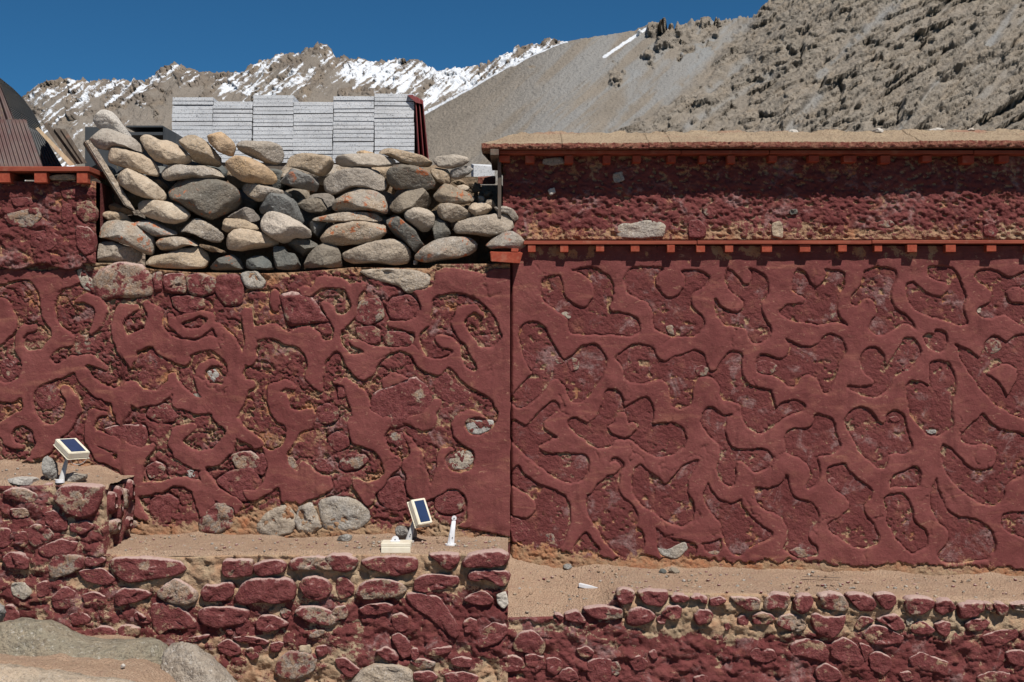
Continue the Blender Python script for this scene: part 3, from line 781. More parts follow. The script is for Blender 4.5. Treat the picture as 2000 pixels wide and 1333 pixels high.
def relief_field(px, py, ops, start):
    px = px + 2.4 * (fbm(px / 14, py / 14, 2, 31) - 0.5) * 2; py = py + 2.4 * (fbm(px / 14, py / 14, 2, 37) - 0.5) * 2
    F = np.full(px.shape, start)
    for op, (ox, oy, sc), s in ops:
        if op == 'c':
            n = [float(q) for q in s.replace(',', ' ').split()]
            pts = [(ox + n[i] / sc, oy + n[i + 1] / sc, n[i + 2] / sc) for i in range(0, len(n), 3)]
            a = np.array(pts); pad = a[:, 2].max() + 20
            x0, x1, y0, y1 = a[:, 0].min() - pad, a[:, 0].max() + pad, a[:, 1].min() - pad, a[:, 1].max() + pad
        else:
            a = smooth_poly(P(s, ox, oy, sc))
            x0, x1, y0, y1 = a[:, 0].min() - 20, a[:, 0].max() + 20, a[:, 1].min() - 20, a[:, 1].max() + 20
        m = (px > x0) & (px < x1) & (py > y0) & (py < y1)
        if not m.any():
            continue
        d = caps_sd(px[m], py[m], pts) if op == 'c' else poly_sd(px[m], py[m], a)
        if op == 's':
            F[m] = np.minimum(F[m], -d)
        else:
            F[m] = np.maximum(F[m], d)
    return np.clip(F, -30, 30)


def panel_grid(x0, x1, nc, top, bot, nr):
    u = np.linspace(x0, x1, nc)
    t = np.linspace(0, 1, nr)[:, None]
    T = np.array([top(q) for q in u])[None, :]; B = np.array([bot(q) for q in u])[None, :]
    v = T + (B - T) * t
    return np.repeat(u[None, :], nr, 0), v


def to_world(u, v, y0, h):
    k = (CD + y0) / FP
    return np.stack([(u - 1000) * k, y0 - h, EYE + (666 - v) * k], -1)


def skirt(V, nr, nc, depth):
    """folds the outermost ring of the grid back so that the sheet has thick edges"""
    V = V.reshape(nr, nc, 3)
    for sl in ((0, slice(None)), (nr - 1, slice(None)), (slice(None), 0), (slice(None), nc - 1)):
        V[sl][..., 1] = np.maximum(V[sl][..., 1], depth)
    V[0, :, :][:, (0, 2)] = V[1, :, :][:, (0, 2)]; V[-1, :, :][:, (0, 2)] = V[-2, :, :][:, (0, 2)]
    V[:, 0, 0] = V[:, 1, 0]; V[:, -1, 0] = V[:, -2, 0]
    V[:, 0, 2] = V[:, 1, 2]; V[:, -1, 2] = V[:, -2, 2]
    return V.reshape(-1, 3)


def lerpf(pts):
    a = np.array(pts, float)
    return lambda q: float(np.interp(q, a[:, 0], a[:, 1]))


def relief_wall(parent, x0, x1, top, bot, y0, ops, start, rough_amp, step=2.0, seed=0, lower_mud=None, upper_rough=None, th=0.0095, stones=()):
    nc = int((x1 - x0) / step); nr = int((bot((x0 + x1) / 2) - top((x0 + x1) / 2)) / step)
    u, v = panel_grid(x0, x1, nc, top, bot, nr)
    F = relief_field(u, v, ops, start)
    topb = 0
    if upper_rough is not None:
        topb = smooth(12, -14, v - upper_rough(u)) * smooth(30, -12, v - v[0:1] - 14) 
        F = np.minimum(F, (v - upper_rough(u)) + 10 * (fbm(u / 16, v / 16, 3, 4) - 0.5))
    if lower_mud is not None:
        edge = lower_mud(u) + 16 * (fbm(u / 22, u * 0, 3, 8) - 0.5) + 14 * (fbm(u / 9, v / 9, 3, 18) - 0.5)
        F = np.minimum(F, edge - v)
    r = smooth(-0.7, 0.8, F)
    g = fbm(u / 10, v / 10, 3, seed + 1); f = ridged((u * 0.8 + v * 0.6) / 7.5, (v * 0.8 - u * 0.6) / 4.0, 3, seed + 2, 0.6); big = fbm(u / 60, v / 60, 3, seed + 3)
    f1, f2, cr, _, _ = cells(u / 26 + 0.5 * g, v / 26, seed + 4)
    pit = smooth(0.60, 0.68, fbm(u / 9, v / 7, 3, seed + 4, 0.6)) * smooth(0.50, 0.62, fbm(u / 46, v / 40, 2, seed + 5))
    k1, k2, _, _, _ = cells(u / 95 + 0.5 * g, v / 60 + 0.5 * fbm(u / 30, v / 30, 3, seed + 6), seed + 14)
    joint = smooth(0.055, 0.0, k2 - k1) * (1.0 if rough_amp > 1 else 0.0)
    hr = rough_amp * (0.0030 * (g - 0.5) * 2 + 0.0030 * (f - 0.5) * 2 + 0.0016 * (fbm(u / 4.6, v / 4.2, 2, seed + 31) - 0.5) * 2) - 0.001 - 0.008 * pit * rough_amp + 0.0008 - 0.014 * joint
    hs = th + 0.0035 * (fbm(u / 34, v / 34, 3, seed + 7) - 0.5) * 2 + 0.0012 * (1 - np.exp(-np.maximum(F, 0) / 5)) + 0.0006 * (fbm(u / 6, v / 6, 2, seed + 9) - 0.5)
    # hairline cracks in the smooth coat
    e1, e2, _, _, _ = cells(u / 120 + 0.35 * fbm(u / 25, v / 25, 3, 5), v / 150 + 0.35 * fbm(u / 25, v / 25, 3, 6), seed + 11)
    crack = smooth(0.030, 0.0, e2 - e1) * smooth(0.55, 0.66, fbm(u / 80, v / 80, 2, seed + 12))
    hs = hs - 0.006 * crack
    h = hr * (1 - r) + hs * r + 0.012 * (big - 0.5)
    if x0 > 500:
        h = h - 0.03 * smooth(1001.5, 999, u)
    ex = (0.09 * rough_amp - (0.08 if rough_amp < 1 else 0) + 0.28 * smooth(0.52, 0.30, g) + 0.32 * smooth(0.45, 0.2, f) + 0.55 * pit + 0.3 * joint + 0.34 * smooth(-9, -1, F) * smooth(0.36, 0.56, fbm(u / 18, v / 18, 2, seed + 21)) + (rough_amp > 1) * 0.5 * (fbm(u / 70, v / 60, 3, seed + 25) - 0.45)) * (1 - r)
    ex = ex + r * (0.25 * smooth(1.6, 0.2, F) + 0.25 * smooth(0.64, 0.74, fbm(u / 22, v / 22, 3, seed + 23)))
    ex = ex + 0.55 * topb + 0.10 * (fbm(u / 45, v / 45, 3, seed + 15) - 0.5) * (1 - r)
    if rough_amp < 1:
        ex = ex + r * 0.62 * smooth(525, 492, v) * smooth(0.50, 0.62, fbm(u / 20, v / 26, 3, 99))
    if lower_mud is not None:
        ex = ex + 0.75 * smooth(-10, 16, v - edge) * (0.7 + 0.6 * (fbm(u / 15, v / 10, 3, 77) - 0.5)) + 0.22 * smooth(-22, 0, v - edge)
        h = h + 0.010 * smooth(-4, 18, v - edge) * (fbm(u / 12, v / 8, 3, 78))
    h = h - (0.0065 if rough_amp > 1 else 0.0050) * smooth(-4.2, -1.2, F) * (1 - r) * smooth(0.25, 0.5, fbm(u / 20, v / 20, 2, seed + 41))      # groove added along the relief edge to darken its shadow line
    for a in stones:        # open joints round the bigger stones
        a = smooth_poly(a, 1); m = (u > a[:, 0].min() - 8) & (u < a[:, 0].max() + 8) & (v > a[:, 1].min() - 8) & (v < a[:, 1].max() + 8)
        sd = poly_sd(u[m], v[m], a)
        gap = np.exp(-((sd + 2.6) / 2.2) ** 2) * smooth(0.42, 0.58, fbm(u[m] / 24, v[m] / 24, 2, seed + 43)) * (1 - r[m])
        h[m] -= 0.016 * gap; ex[m] -= 0.3 * gap
    V = to_world(u, v, y0, h).reshape(-1, 3)
    V = skirt(V, nr, nc, y0 + 0.09)
    Fc = grid_faces(nr, nc)
    rr = r.reshape(-1)
    up = rr[Fc].mean(1) > 0.02
    A = {'expose': ex.reshape(-1)}
    link('plaster_relief', submesh(V, Fc, up, A), M['plaster'], parent)
    link('rough_render', submesh(V, Fc, ~up, A), M['rough'], parent)
    return u, v, F


def outline(pts, n, smoothp=True):
    a = smooth_poly(pts, 1) if smoothp else np.array(pts, float)
    b = np.vstack([a, a[:1]])
    s = np.concatenate([[0], np.cumsum(np.hypot(*np.diff(b, axis=0).T))])
    q = np.linspace(0, s[-1], n, endpoint=False)
    return np.stack([np.interp(q, s, b[:, 0]), np.interp(q, s, b[:, 1])], -1)


def ccw(o):
    x, y = o[:, 0], o[:, 1]
    if np.sum(x * np.roll(y, -1) - np.roll(x, -1) * y) > 0:
        return o[::-1].copy()
    return o


def orient(V, F):
    """turn all faces so that the front of the piece faces the viewer's side (-y)"""
    s = 0.0
    for f in F:
        a, b, c = V[f[0]], V[f[1]], V[f[2]]
        s += (b[2] - a[2]) * (c[0] - a[0]) - (b[0] - a[0]) * (c[2] - a[2])
    return [f[::-1] for f in F] if s > 0 else F


def wall_stone(parent, pts, y0, hgt, mat, name='stone', seed=None, n=32, rough=1.0, grow=0.0):
    """a stone bedded in the wall face, standing hgt proud of the plane y0"""
    seed = seed if seed is not None else rnd.randint(0, 9999)
    o = ccw(outline(pts, n)); c = o.mean(0)
    o = c + (o - c) * 1.03 + 2.6 * np.stack([fbm(o[:, 0] / 7, o[:, 1] / 7, 2, 5) - 0.5, fbm(o[:, 0] / 7, o[:, 1] / 7, 2, 6) - 0.5], -1)
    R = [(1.03 + grow, -0.035, 0), (1.01 + grow, 0.0, 0), (0.985 + grow, 0.5, 0.3), (0.94, 0.84, 0.8), (0.84, 0.97, 1), (0.66, 1.0, 1), (0.44, 1.02, 1), (0.22, 1.02, 1)]
    U = []; H = []
    for s, hh, nz in R:
        q = c + (o - c) * s
        w = fbm(q[:, 0] / 13 + seed, q[:, 1] / 13, 3, seed % 97) - 0.5
        w2 = blocks(q[:, 0] / 30 + seed, q[:, 1] / 22, seed % 89) - 0.5
        U.append(q + (1.6 * w[:, None] * np.array([1, 0.7]) if nz else 0))
        H.append(np.full(n, hh * hgt if hh > 0 else hh) + nz * rough * (0.013 * w + 0.009 * w2 + 0.005 * (vn2(q[:, 0] / 4.5, q[:, 1] / 4.5, 7) - 0.5)) * min(1.0, hgt / 0.015))
    U = np.concatenate(U + [c[None]]); H = np.concatenate(H + [[H[-1].mean()]])
    V = to_world(U[:, 0], U[:, 1], y0, H)
    m = len(R)
    F = grid_faces(m, n, True)[:, ::-1].tolist() + [[(m - 1) * n + i, (m - 1) * n + (i + 1) % n, m * n] for i in range(n)]
    F = orient(V, F)
    me = mesh_from(name, V, F)
    return link(name, me, mat, parent)

# ------------------------------------------------------------------ right wall: relief, wooden cornice, rough upper wall, coping
right = thing('painted_wall', W(1500, 1110, 0.2), 'tall maroon right hand wall with hollowed drop shapes under a row of wooden joists', 'wall')
RB = lerpf([(985, 1105), (1100, 1112), (1200, 1118), (1400, 1120), (1600, 1125), (2400, 1145)])
relief_wall(right, 975, 2260, lambda q: 478.0, lambda q: RB(q) + 14, 0.0, RIGHT, 30.0, 0.8, seed=3, th=0.0085,
            lower_mud=lambda u: np.interp(u, [985, 1060, 1110, 1250, 1400, 1600, 2000], [1062, 1066, 1078, 1088, 1092, 1098, 1108]))
box('wall_core', W(1004, 0, 0)[0], W(2255, 0, 0)[0], 0.04, 0.45, 0.2, W(0, 482)[2], M['mortar'], right)
ZS = {'g': 'grey', 'p': 'pale', 't': 'tan', 'k': 'pst3', 'h': 'pst2', 'm': 'pst', 'w': 'psl', 'd': 'brown'}
RSTONE = [
 (Z3, 'k', "75,800 130,830 185,880 180,950 150,975 110,900"), (Z3, 'p', "1200,625 1250,620 1285,660 1270,700 1215,680"), (Z3, 'k', "430,900 480,870 530,900 520,960 460,985"),
 (Z3, 'p', "1910,915 1970,890 2075,930 2070,980 2000,1005 1920,985"), (Z3, 'k', "1420,960 1480,930 1540,960 1520,1010 1450,1015"), (Z3, 'g', "380,525 430,515 465,560 440,572"),
 (Z7, 'k', "-10,890 60,920 160,1020 110,1080 10,1095 -15,1000"), (Z7, 'k', "250,1030 310,1020 340,1080 400,1070 380,1140 280,1130"), (Z7, 'g', "1115,1135 1200,1150 1320,1085 1350,1140 1260,1225 1140,1190"),
 (Z7, 'p', "1490,1170 1560,1155 1605,1170 1550,1195"), (Z8, 'k', "150,1160 230,1130 330,1135 380,1170 330,1205 220,1210"), (Z8, 'p', "455,610 500,600 550,660 530,700 470,650"), (Z8, 'p', "915,140 990,130 1010,165 960,180"),
 (Z4, 'k', "1690,760 1740,715 1800,740 1830,790 1780,840 1700,840"), (Z4, 'p', "1050,960 1080,935 1110,960 1070,1000"), (Z4, 'p', "480,490 520,465 535,520 500,580"),
 (Z4, 'g', "1625,490 1665,485 1660,520 1630,525"), (Z8, 'g', "1205,235 1280,230 1290,262 1220,262"), (Z3, 'p', "330,880 380,870 410,910 350,925"), (Z4, 'p', "970,515 1015,510 1025,545 985,550"),
]
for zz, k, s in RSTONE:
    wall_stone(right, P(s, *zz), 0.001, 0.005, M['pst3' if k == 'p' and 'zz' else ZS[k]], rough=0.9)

# rough upper wall
UY = 0.045
u, v = panel_grid(980, 2260, 640, lambda q: 296.0, lambda q: 470.0, 92)
g = fbm(u / 11, v / 9, 4, 61, 0.6); f1, f2, cr, _, _ = cells(u / 15 + g, v / 11, 62); f = ridged(u / 8, v / 6, 3, 63)
pit = smooth(0.42, 0.15, f1) * smooth(0.45, 0.6, cr)
h = 0.026 * (g - 0.5) + 0.006 * (f - 0.5) - 0.011 * pit + 0.02 * (fbm(u / 70, v / 60, 2, 64) - 0.5)
ex = 0.42 * pit + 0.32 * smooth(0.5, 0.3, g) + 0.08 + 0.45 * smooth(425, 462, v + 30 * (fbm(u / 30, v / 20, 2, 65) - 0.5)) + 0.22 * smooth(365, 320, v) + 0.12 * (fbm(u / 50, v / 40, 2, 67) - 0.5)
V = skirt(to_world(u, v, UY, h).reshape(-1, 3), 92, 640, UY + 0.1)
me = mesh_from('rough_render', V, grid_faces(92, 640)); attr(me, 'expose', ex)
link('upper_rough_render', me, M['rough'], right)
xL = W(982, 0, UY)[0]
box('upper_wall_core', xL, W(2255, 0, UY)[0], UY + 0.03, 2.6, W(0, 470, UY)[2], W(0, 297, UY)[2], M['mortar'], right)
for s, k in (("1205,448 1215,436 1235,437 1262,430 1290,434 1300,440 1296,462 1250,466 1206,463", 'grey'), ("1345,432 1365,428 1380,445 1376,464 1345,465", 'pst3'), ("1070,370 1084,366 1086,376 1075,382", 'pale'),
             ("1372,404 1392,404 1400,418 1388,428 1376,420", 'pst3'), ("1508,436 1524,432 1530,445 1528,466 1508,462", 'tan'), ("1920,440 1940,436 1950,450 1944,464 1922,460", 'pst3'), ("1715,432 1740,430 1748,440 1730,446 1712,444", 'pst3'),
             ("1541,410 1556,408 1558,417 1546,420", 'slate'), ("1062,310 1095,306 1105,318 1080,324 1060,320", 'grey'), ("1195,340 1215,335 1220,352 1200,358", 'grey')):
    wall_stone(right, P(s, 0, 0, 1), UY - 0.003, 0.007, M[k])


def z_at(py, y=0.0):
    return W(0, py, y)[2]


# plank and joists of the lower cornice
pl_cuts = [1022, 1360, 1700, 2010, 2250]
for a, b in zip(pl_cuts[:-1], pl_cuts[1:]):
    xa = W(a + 0.6, 0, -0.03)[0]; xb = W(b - 0.6, 0, -0.03)[0]
    dz = rnd.uniform(-0.003, 0.003)
    box('cornice_plank', xa, xb, -0.058, UY + 0.02, z_at(476, -0.058) + dz, z_at(469, -0.058) + dz, M['wood'], right, 0.002)
for a, b in [(1031, 1046), (1094, 1110), (1164, 1180), (1232, 1249), (1303, 1318), (1360, 1377), (1416, 1432), (1488, 1508), (1562, 1583), (1637, 1654), (1708, 1723), (1772, 1791), (1847, 1867), (1927, 1946), (2003, 2020), (2080, 2097), (2160, 2178)]:
    yy = -0.052 + rnd.uniform(-0.004, 0.004)
    xa = W(a, 0, yy)[0]; xb = W(b, 0, yy)[0]
    box('joist', xa, xb, yy, 0.06, z_at(492.5 + rnd.uniform(-1.5, 1), yy), z_at(475.6, -0.058) - 0.0035, M['woodend'], right, 0.0015)
# cornice under the coping
for a, b in ((974, 1330), (1330, 1502), (1502, 1900), (1900, 2250)):
    box('eave_plank', W(a + .6, 0, -0.03)[0], W(b - .6, 0, -0.03)[0], -0.045, UY + 0.03, z_at(300.5, -0.045), z_at(293.2, -0.045), M['wood'], right, 0.002)
for a, b in [(975, 996), (1026, 1044), (1103, 1120), (1178, 1193), (1236, 1252), (1304, 1320), (1366, 1380), (1421, 1436), (1502, 1518), (1580, 1600), (1648, 1673), (1720, 1739), (1802, 1820), (1880, 1903), (1951, 1971), (2030, 2050), (2110, 2130), (2190, 2208)]:
    yy = -0.025
    box('joist', W(a, 0, yy)[0], W(b, 0, yy)[0], yy, 0.1, z_at(317 + rnd.uniform(-2, 3), yy), z_at(301.0, -0.045) - 0.003, M['woodend'], right, 0.0015)
# coping slabs of rammed mud: sloping top, red-washed rough edge
cuts = [940, 1098, 1267, 1311, 1470, 1628, 1797, 2010, 2240]
CF = -0.088
for i, (a, b) in enumerate(zip(cuts[:-1], cuts[1:])):
    nc = max(12, int((b - a) / 2.6)); u = np.linspace(a + 0.25, b - 0.25, nc)
    jf = rnd.uniform(-0.008, 0.008); jz = rnd.uniform(-1.0, 1.0)
    prof = []       # (y, py at the front plane, kind)
    ftop = 279.5 - (u - 1000) * 0.0045 + jz; fbot = 290.0 - (u - 1000) * 0.002 + jz
    rows = []
    zt = EYE + (666 - ftop) * (CD + CF) / FP; zb = EYE + (666 - fbot) * (CD + CF) / FP
    def add(y, z, n, e):
        rows.append((np.full(nc, y) if np.isscalar(y) else y, z + n, np.full(nc, e)))
    add(0.12, zb + 0.004, 0, 0.5); add(CF + 0.045, zb + 0.002, 0, 0.5)
    for q in np.linspace(0, 1, 7):
        bulge = -0.006 * math.sin(q * math.pi)
        nz = 0.018 * (fbm(u / 8, np.full(nc, q * 4.0 + i * 9), 4, 71) - 0.5) + 0.010 * (ridged(u / 4, np.full(nc, q * 6.0), 2, 72) - 0.5)
        add(CF + jf + bulge + nz + 0.004 * q, zb + (zt - zb) * q, 0.003 * (fbm(u / 9, np.full(nc, q), 2, 73) - 0.5), 0.10 + 0.30 * q)
    for q in np.linspace(0.02, 1, 26):
        y = CF + 0.32 * q + jf * (1 - q)
        z = zt + 0.32 * 0.31 * q
        add(y, z, 0.022 * (0.25 + q) * (fbm(u / 26, np.full(nc, q * 7.0), 4, 74) - 0.5) + 0.006 * (fbm(u / 5, np.full(nc, q * 40.0), 2, 75) - 0.5), 1.5 if q > 0.03 else 0.6)
    add(CF + 0.36, zt + 0.085, 0, 1.5); add(2.7, zt + 0.02, 0, 1.5)
    Vs = np.stack([np.stack([(u - 1000) * (CD + CF) / FP, y, z], -1) for y, z, e in rows], 0)
    E = np.stack([e for _, _, e in rows])
    if i == 0:      # left end leans out a little and is cut back at an angle on top
        Vs[:, :, 0] = np.where(E > 1.2, Vs[:, :, 0] + np.clip((Vs[:, :, 1] - CF), 0, 0.4) * 0.55 * (1 - np.linspace(0, 1, nc)[None, :]), Vs[:, :, 0])
    nr = len(rows)
    # closed ends
    Vc = Vs.reshape(-1, 3); Fc = grid_faces(nr, nc)[:, ::-1].tolist()
    c0 = len(Vc); left = [r * nc for r in range(nr)]; rgt = [r * nc + nc - 1 for r in range(nr)]
    Vc = np.vstack([Vc, Vs[:, 0].mean(0), Vs[:, -1].mean(0)])
    for r in range(nr):
        r2 = (r + 1) % nr
        Fc.append([left[r], c0, left[r2]][::-1]); Fc.append([rgt[r], rgt[r2], c0 + 1][::-1])
    me = mesh_from('coping_slab', Vc, [f[::-1] for f in Fc])
    attr(me, 'expose', np.concatenate([E.reshape(-1), [0.4, 0.4]]))
    link('coping_slab', me, None, right)
t = NT('coping_mud_and_wash')
ex = t.attr('expose'); n1 = t.noise(5, 5, 0.65); n2 = t.noise(48, 4, 0.7); n3 = t.noise(120, 3, 0.75)
mud = t.mix(t.rng(n1, 0.35, 0.65), (0.52, 0.39, 0.26), (0.45, 0.33, 0.22))
mud = t.mix(t.rng(n3, 0.44, 0.36, 0, 0.85), mud, (0.15, 0.10, 0.07))
mud = t.mix(t.rng(n2, 0.40, 0.33, 0, 0.6), mud, (0.25, 0.18, 0.12))
mud = t.mix(t.rng(n3, 0.58, 0.66, 0, 0.5), mud, (0.66, 0.56, 0.44))
mud = t.mix(t.rng(n2, 0.66, 0.72, 0, 0.7), mud, (0.20, 0.10, 0.07))
sp = t.noise(1.6, 4, 0.6, stretch=(1, 3, 3))
mud = t.mix(t.rng(sp, 0.57, 0.66, 0, 0.6), mud, (0.42, 0.17, 0.12))
wash = t.mix(t.rng(n2, 0.35, 0.65), (0.20, 0.055, 0.042), (0.36, 0.17, 0.11))
e = t.math('ADD', ex, t.rng(n2, 0.2, 0.8, -0.4, 0.4))
M['coping'] = t.done(t.mix(t.rng(e, 0.42, 0.62), wash, mud), t.bump(t.math('ADD', n3, t.math('MULTIPLY', n2, 2.0)), 0.012, 1.0))
for o in right.children:
    if o.name.startswith('coping_slab'):
        o.data.materials.append(M['coping'])
box('side_board', W(958, 0, -0.03)[0], W(976, 0, -0.03)[0] - 0.004, -0.12, 0.5, z_at(303, -0.12), z_at(291, -0.12), M['oldwood'], right, 0.002)
box('corner_post', W(972, 0, 0.02)[0], W(979, 0, 0.02)[0], -0.005, 0.3, z_at(425, 0.0), z_at(303.5, 0.0), M['oldwood'], right, 0.002)

# ------------------------------------------------------------------ left wall
left = thing('painted_wall', W(500, 1050, 0.2), 'older maroon wall on the left with scrolling plaster vines and cracked stones showing through', 'wall')
LY = -0.03
LT = lerpf([(-400, 505), (160, 505), (190, 512), (240, 512), (300, 524), (380, 530), (520, 532), (600, 528), (690, 520), (840, 522), (848, 514), (1010, 512)])
LB = lerpf([(-400, 925), (180, 925), (235, 950), (245, 1048), (400, 1046), (600, 1062), (760, 1048), (900, 1062), (1010, 1062)])
LRT = lambda u: np.interp(u, [-400, 160, 185, 200, 330, 430, 520, 600, 700, 845, 852, 1010], [520, 520, 545, 585, 590, 600, 560, 528, 535, 560, 520, 518])
LSTONE = [
 (Z1, 'h', 14, "740,200 800,110 940,60 1080,80 1170,170 1170,300 1000,310 800,330 770,290"), (Z1, 'k', 10, "1190,150 1260,120 1270,260 1210,280"), (Z1, 'h', 14, "1280,150 1440,140 1450,290 1290,280"),
 (Z1, 'k', 14, "1465,160 1560,140 1680,170 1670,280 1560,310 1480,280"), (Z1, 'w', 10, "1700,160 1860,150 1900,260 1880,370 1760,380 1690,280"), (Z1, 'g', 12, "1880,140 2000,120 2070,200 2040,250 1930,250"),
 (Z2, 'h', 14, "200,310 300,290 440,330 500,440 560,500 380,520 270,540 230,430"), (Z2, 'g', 14, "830,120 960,105 1200,110 1340,150 1320,240 1160,285 1150,240 900,170"), (Z2, 'w', 8, "1060,330 1200,300 1280,380 1280,450 1200,500 1060,500 1020,400"),
 (Z2, 'k', 7, "780,440 820,350 940,320 990,380 1000,480 880,540 780,510"), (Z2, 'w', 8, "770,560 900,545 975,580 970,680 900,690 800,640"), (Z2, 'w', 8, "1010,590 1150,590 1235,640 1235,690 1080,710 1005,690"),
 (Z2, 'h', 10, "930,1080 1100,1010 1230,960 1330,1040 1350,1130 1330,1200 1260,1270 1100,1330 940,1320 910,1240"), (Z6, 'g', 14, "500,810 600,770 740,780 860,860 870,940 780,1010 620,1020 540,1000"),
 (Z6, 'g', 12, "310,960 340,850 430,810 470,900 510,990 430,1040 330,1020"), (Z6, 't', 10, "10,990 100,880 230,830 300,900 295,960 280,1030 150,1070 40,1045"), (Z6, 'k', 8, "650,490 720,430 850,430 880,480 800,540 700,560 655,530"),
 (Z6, 'k', 5, "440,490 520,460 600,520 580,570 480,560"), (Z6, 'k', 4, "240,450 290,450 330,520 300,550 250,520"), (Z6, 'p', 5, "1640,190 1700,165 1860,160 1850,220 1750,275 1665,265"), (Z6, 'g', 5, "1500,470 1580,400 1680,400 1700,480 1650,545 1540,545"),
 (Z6, 'k', 6, "1040,270 1130,250 1180,330 1140,390 1060,340"), (Z5, 'h', 7, "800,230 950,200 1130,200 1150,300 1110,390 1000,350 880,290"), (Z5, 'h', 7, "1140,530 1220,480 1290,520 1280,590 1170,620"),
 (Z5, 'k', 12, "1565,940 1640,850 1740,800 1815,860 1800,1000 1700,1040 1575,1030"), (Z5, 'k', 8, "970,970 1060,940 1110,990 1040,1040 980,1030"), (Z5, 'p', 6, "1450,560 1510,550 1530,600 1480,610"), (Z5, 'k', 7, "1180,40 1300,30 1380,110 1370,170 1250,180 1140,130"),
 (Z1, 'k', 5, "590,640 660,615 740,640 760,700 700,760 590,765"), (Z1, 'g', 8, "600,110 650,100 740,210 745,280 660,260 620,180"), (Z1, 'k', 6, "1070,930 1130,890 1210,920 1220,980 1120,1000"), (Z1, 'g', 6, "1510,1080 1560,1070 1600,1130 1540,1130"),
 (Z1, 'w', 5, "280,1020 380,1010 470,1040 470,1180 330,1200 280,1130"), (Z1, 'h', 5, "0,830 60,800 130,840 140,930 80,980 20,930"), (Z1, 'p', 5, "1620,900 1690,880 1720,940 1680,990 1630,960"), (Z2, 'k', 9, "640,1010 700,1000 715,1060 700,1100 640,1110"),
 (Z6, 'w', 7, "470,60 560,30 640,60 640,160 560,190 480,170"), (Z6, 'w', 7, "550,300 640,250 720,290 735,360 640,410 600,380"), (Z6, 'w', 7, "950,700 1050,620 1120,600 1170,720 1170,850 1080,870 960,800"), (Z6, 'k', 7, "1400,770 1500,710 1590,720 1630,800 1600,880 1480,900 1400,860"),
 (Z6, 'w', 7, "100,480 60,420 10,440 -20,560 60,600"), (Z1, 'w', 5, "1090,820 1180,730 1260,740 1300,820 1260,870 1130,880"), (Z2, 'w', 6, "1390,960 1480,900 1560,1000 1700,1080 1680,1150 1500,1150 1400,1080"), (Z1, 'w', 7, "1340,320 1480,310 1590,330 1600,400 1500,450 1420,440 1360,390"),
 (Z5, 'w', 8, "1680,640 1800,560 1960,520 2040,640 1990,760 1900,800 1780,720"), (Z5, 'w', 7, "1180,780 1320,740 1400,800 1340,960 1220,970 1170,880"), (Z5, 'h', 7, "1800,430 1960,400 2040,470 1990,560 1850,540"), (Z2, 'w', 6, "1460,1180 1620,1190 1800,1260 1840,1340 1640,1300 1480,1260"),
]

relief_wall(left, -260, 998, LT, LB, LY, LEFT, -30.0, 1.6, seed=103, stones=[P(s, *zz) for zz, k, hh, s in LSTONE if hh >= 7], upper_rough=LRT,
            lower_mud=lambda u: np.interp(u, [-400, 170, 250, 300, 420, 470, 560, 700, 760, 860, 900, 1000], [893, 905, 1000, 1030, 1030, 1005, 985, 1010, 1030, 1020, 1040, 1050]))
box('wall_core', W(-255, 0, LY)[0], W(996, 0, LY)[0], LY + 0.035, 0.40, 0.2, W(0, 534, LY)[2], M['mortar'], left)
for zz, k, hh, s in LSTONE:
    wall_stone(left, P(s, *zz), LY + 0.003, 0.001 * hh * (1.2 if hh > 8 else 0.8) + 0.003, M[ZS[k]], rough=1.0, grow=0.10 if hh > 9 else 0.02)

# upper left corner: rough wall, plank and three joists
TLY = -0.06
u, v = panel_grid(-260, 186, 224, lambda q: 352.0, lambda q: 522.0 + 6 * math.sin(q / 17.0) if q < 160 else 516.0, 88)
g = fbm(u / 16, v / 13, 4, 161, 0.6); f1, f2, cr, _, _ = cells(u / 34 + 0.6 * g, v / 26, 162); f = ridged(u / 8, v / 7, 3, 163)
h = 0.034 * (g - 0.5) + 0.008 * (f - 0.5) + 0.005 * smooth(0.0, 0.25, f2 - f1) + 0.004 * cr - 0.004 + 0.03 * smooth(30, 0, 186 - u) * (g - 0.6)
ex = 0.45 * smooth(0.12, 0.0, f2 - f1) * (cr > 0.4) + 0.45 * smooth(0.46, 0.3, g) + 0.25 * smooth(385, 355, v) + 0.35 * smooth(150, 186, u) * smooth(0.4, 0.6, fbm(u / 14, v / 14, 2, 165))
V = skirt(to_world(u, v, TLY, h).reshape(-1, 3), 88, 224, TLY + 0.1)
me = mesh_from('m', V, grid_faces(88, 224)); attr(me, 'expose', ex)
link('upper_rough_render', me, M['rough'], left)
box('upper_wall_core', W(-255, 0, TLY)[0], W(184, 0, TLY)[0], TLY + 0.03, 0.38, z_at(521, LY), z_at(353, TLY), M['mortar'], left)
for s, k, hh in (("5,420 40,412 75,405 82,425 60,445 20,440", 'pst3', 9), ("120,400 140,398 142,430 122,436", 'psl', 9), ("118,370 150,366 165,372 160,385 125,388", 'psl', 12), ("150,395 176,392 188,410 186,430 165,434 150,420", 'psl', 14),
                 ("148,440 175,444 186,462 184,492 165,500 150,480", 'pst2', 14), ("95,345 120,340 150,342 148,352 100,352", 'tan', 20), ("20,388 58,385 66,398 30,404", 'pst3', 9), ("60,455 100,448 120,470 95,490 62,482", 'psl', 8), ("-80,420 -30,410 -10,450 -50,470", 'psl', 9)):
    wall_stone(left, P(s, 0, 0, 1), TLY - 0.004, hh * 0.0007, M[k])
box('cornice_plank', W(-250, 0, -0.12)[0], W(175, 0, -0.12)[0], -0.125, 0.25, z_at(334.5, -0.125), z_at(325.0, -0.125), M['wood'], left, 0.002)
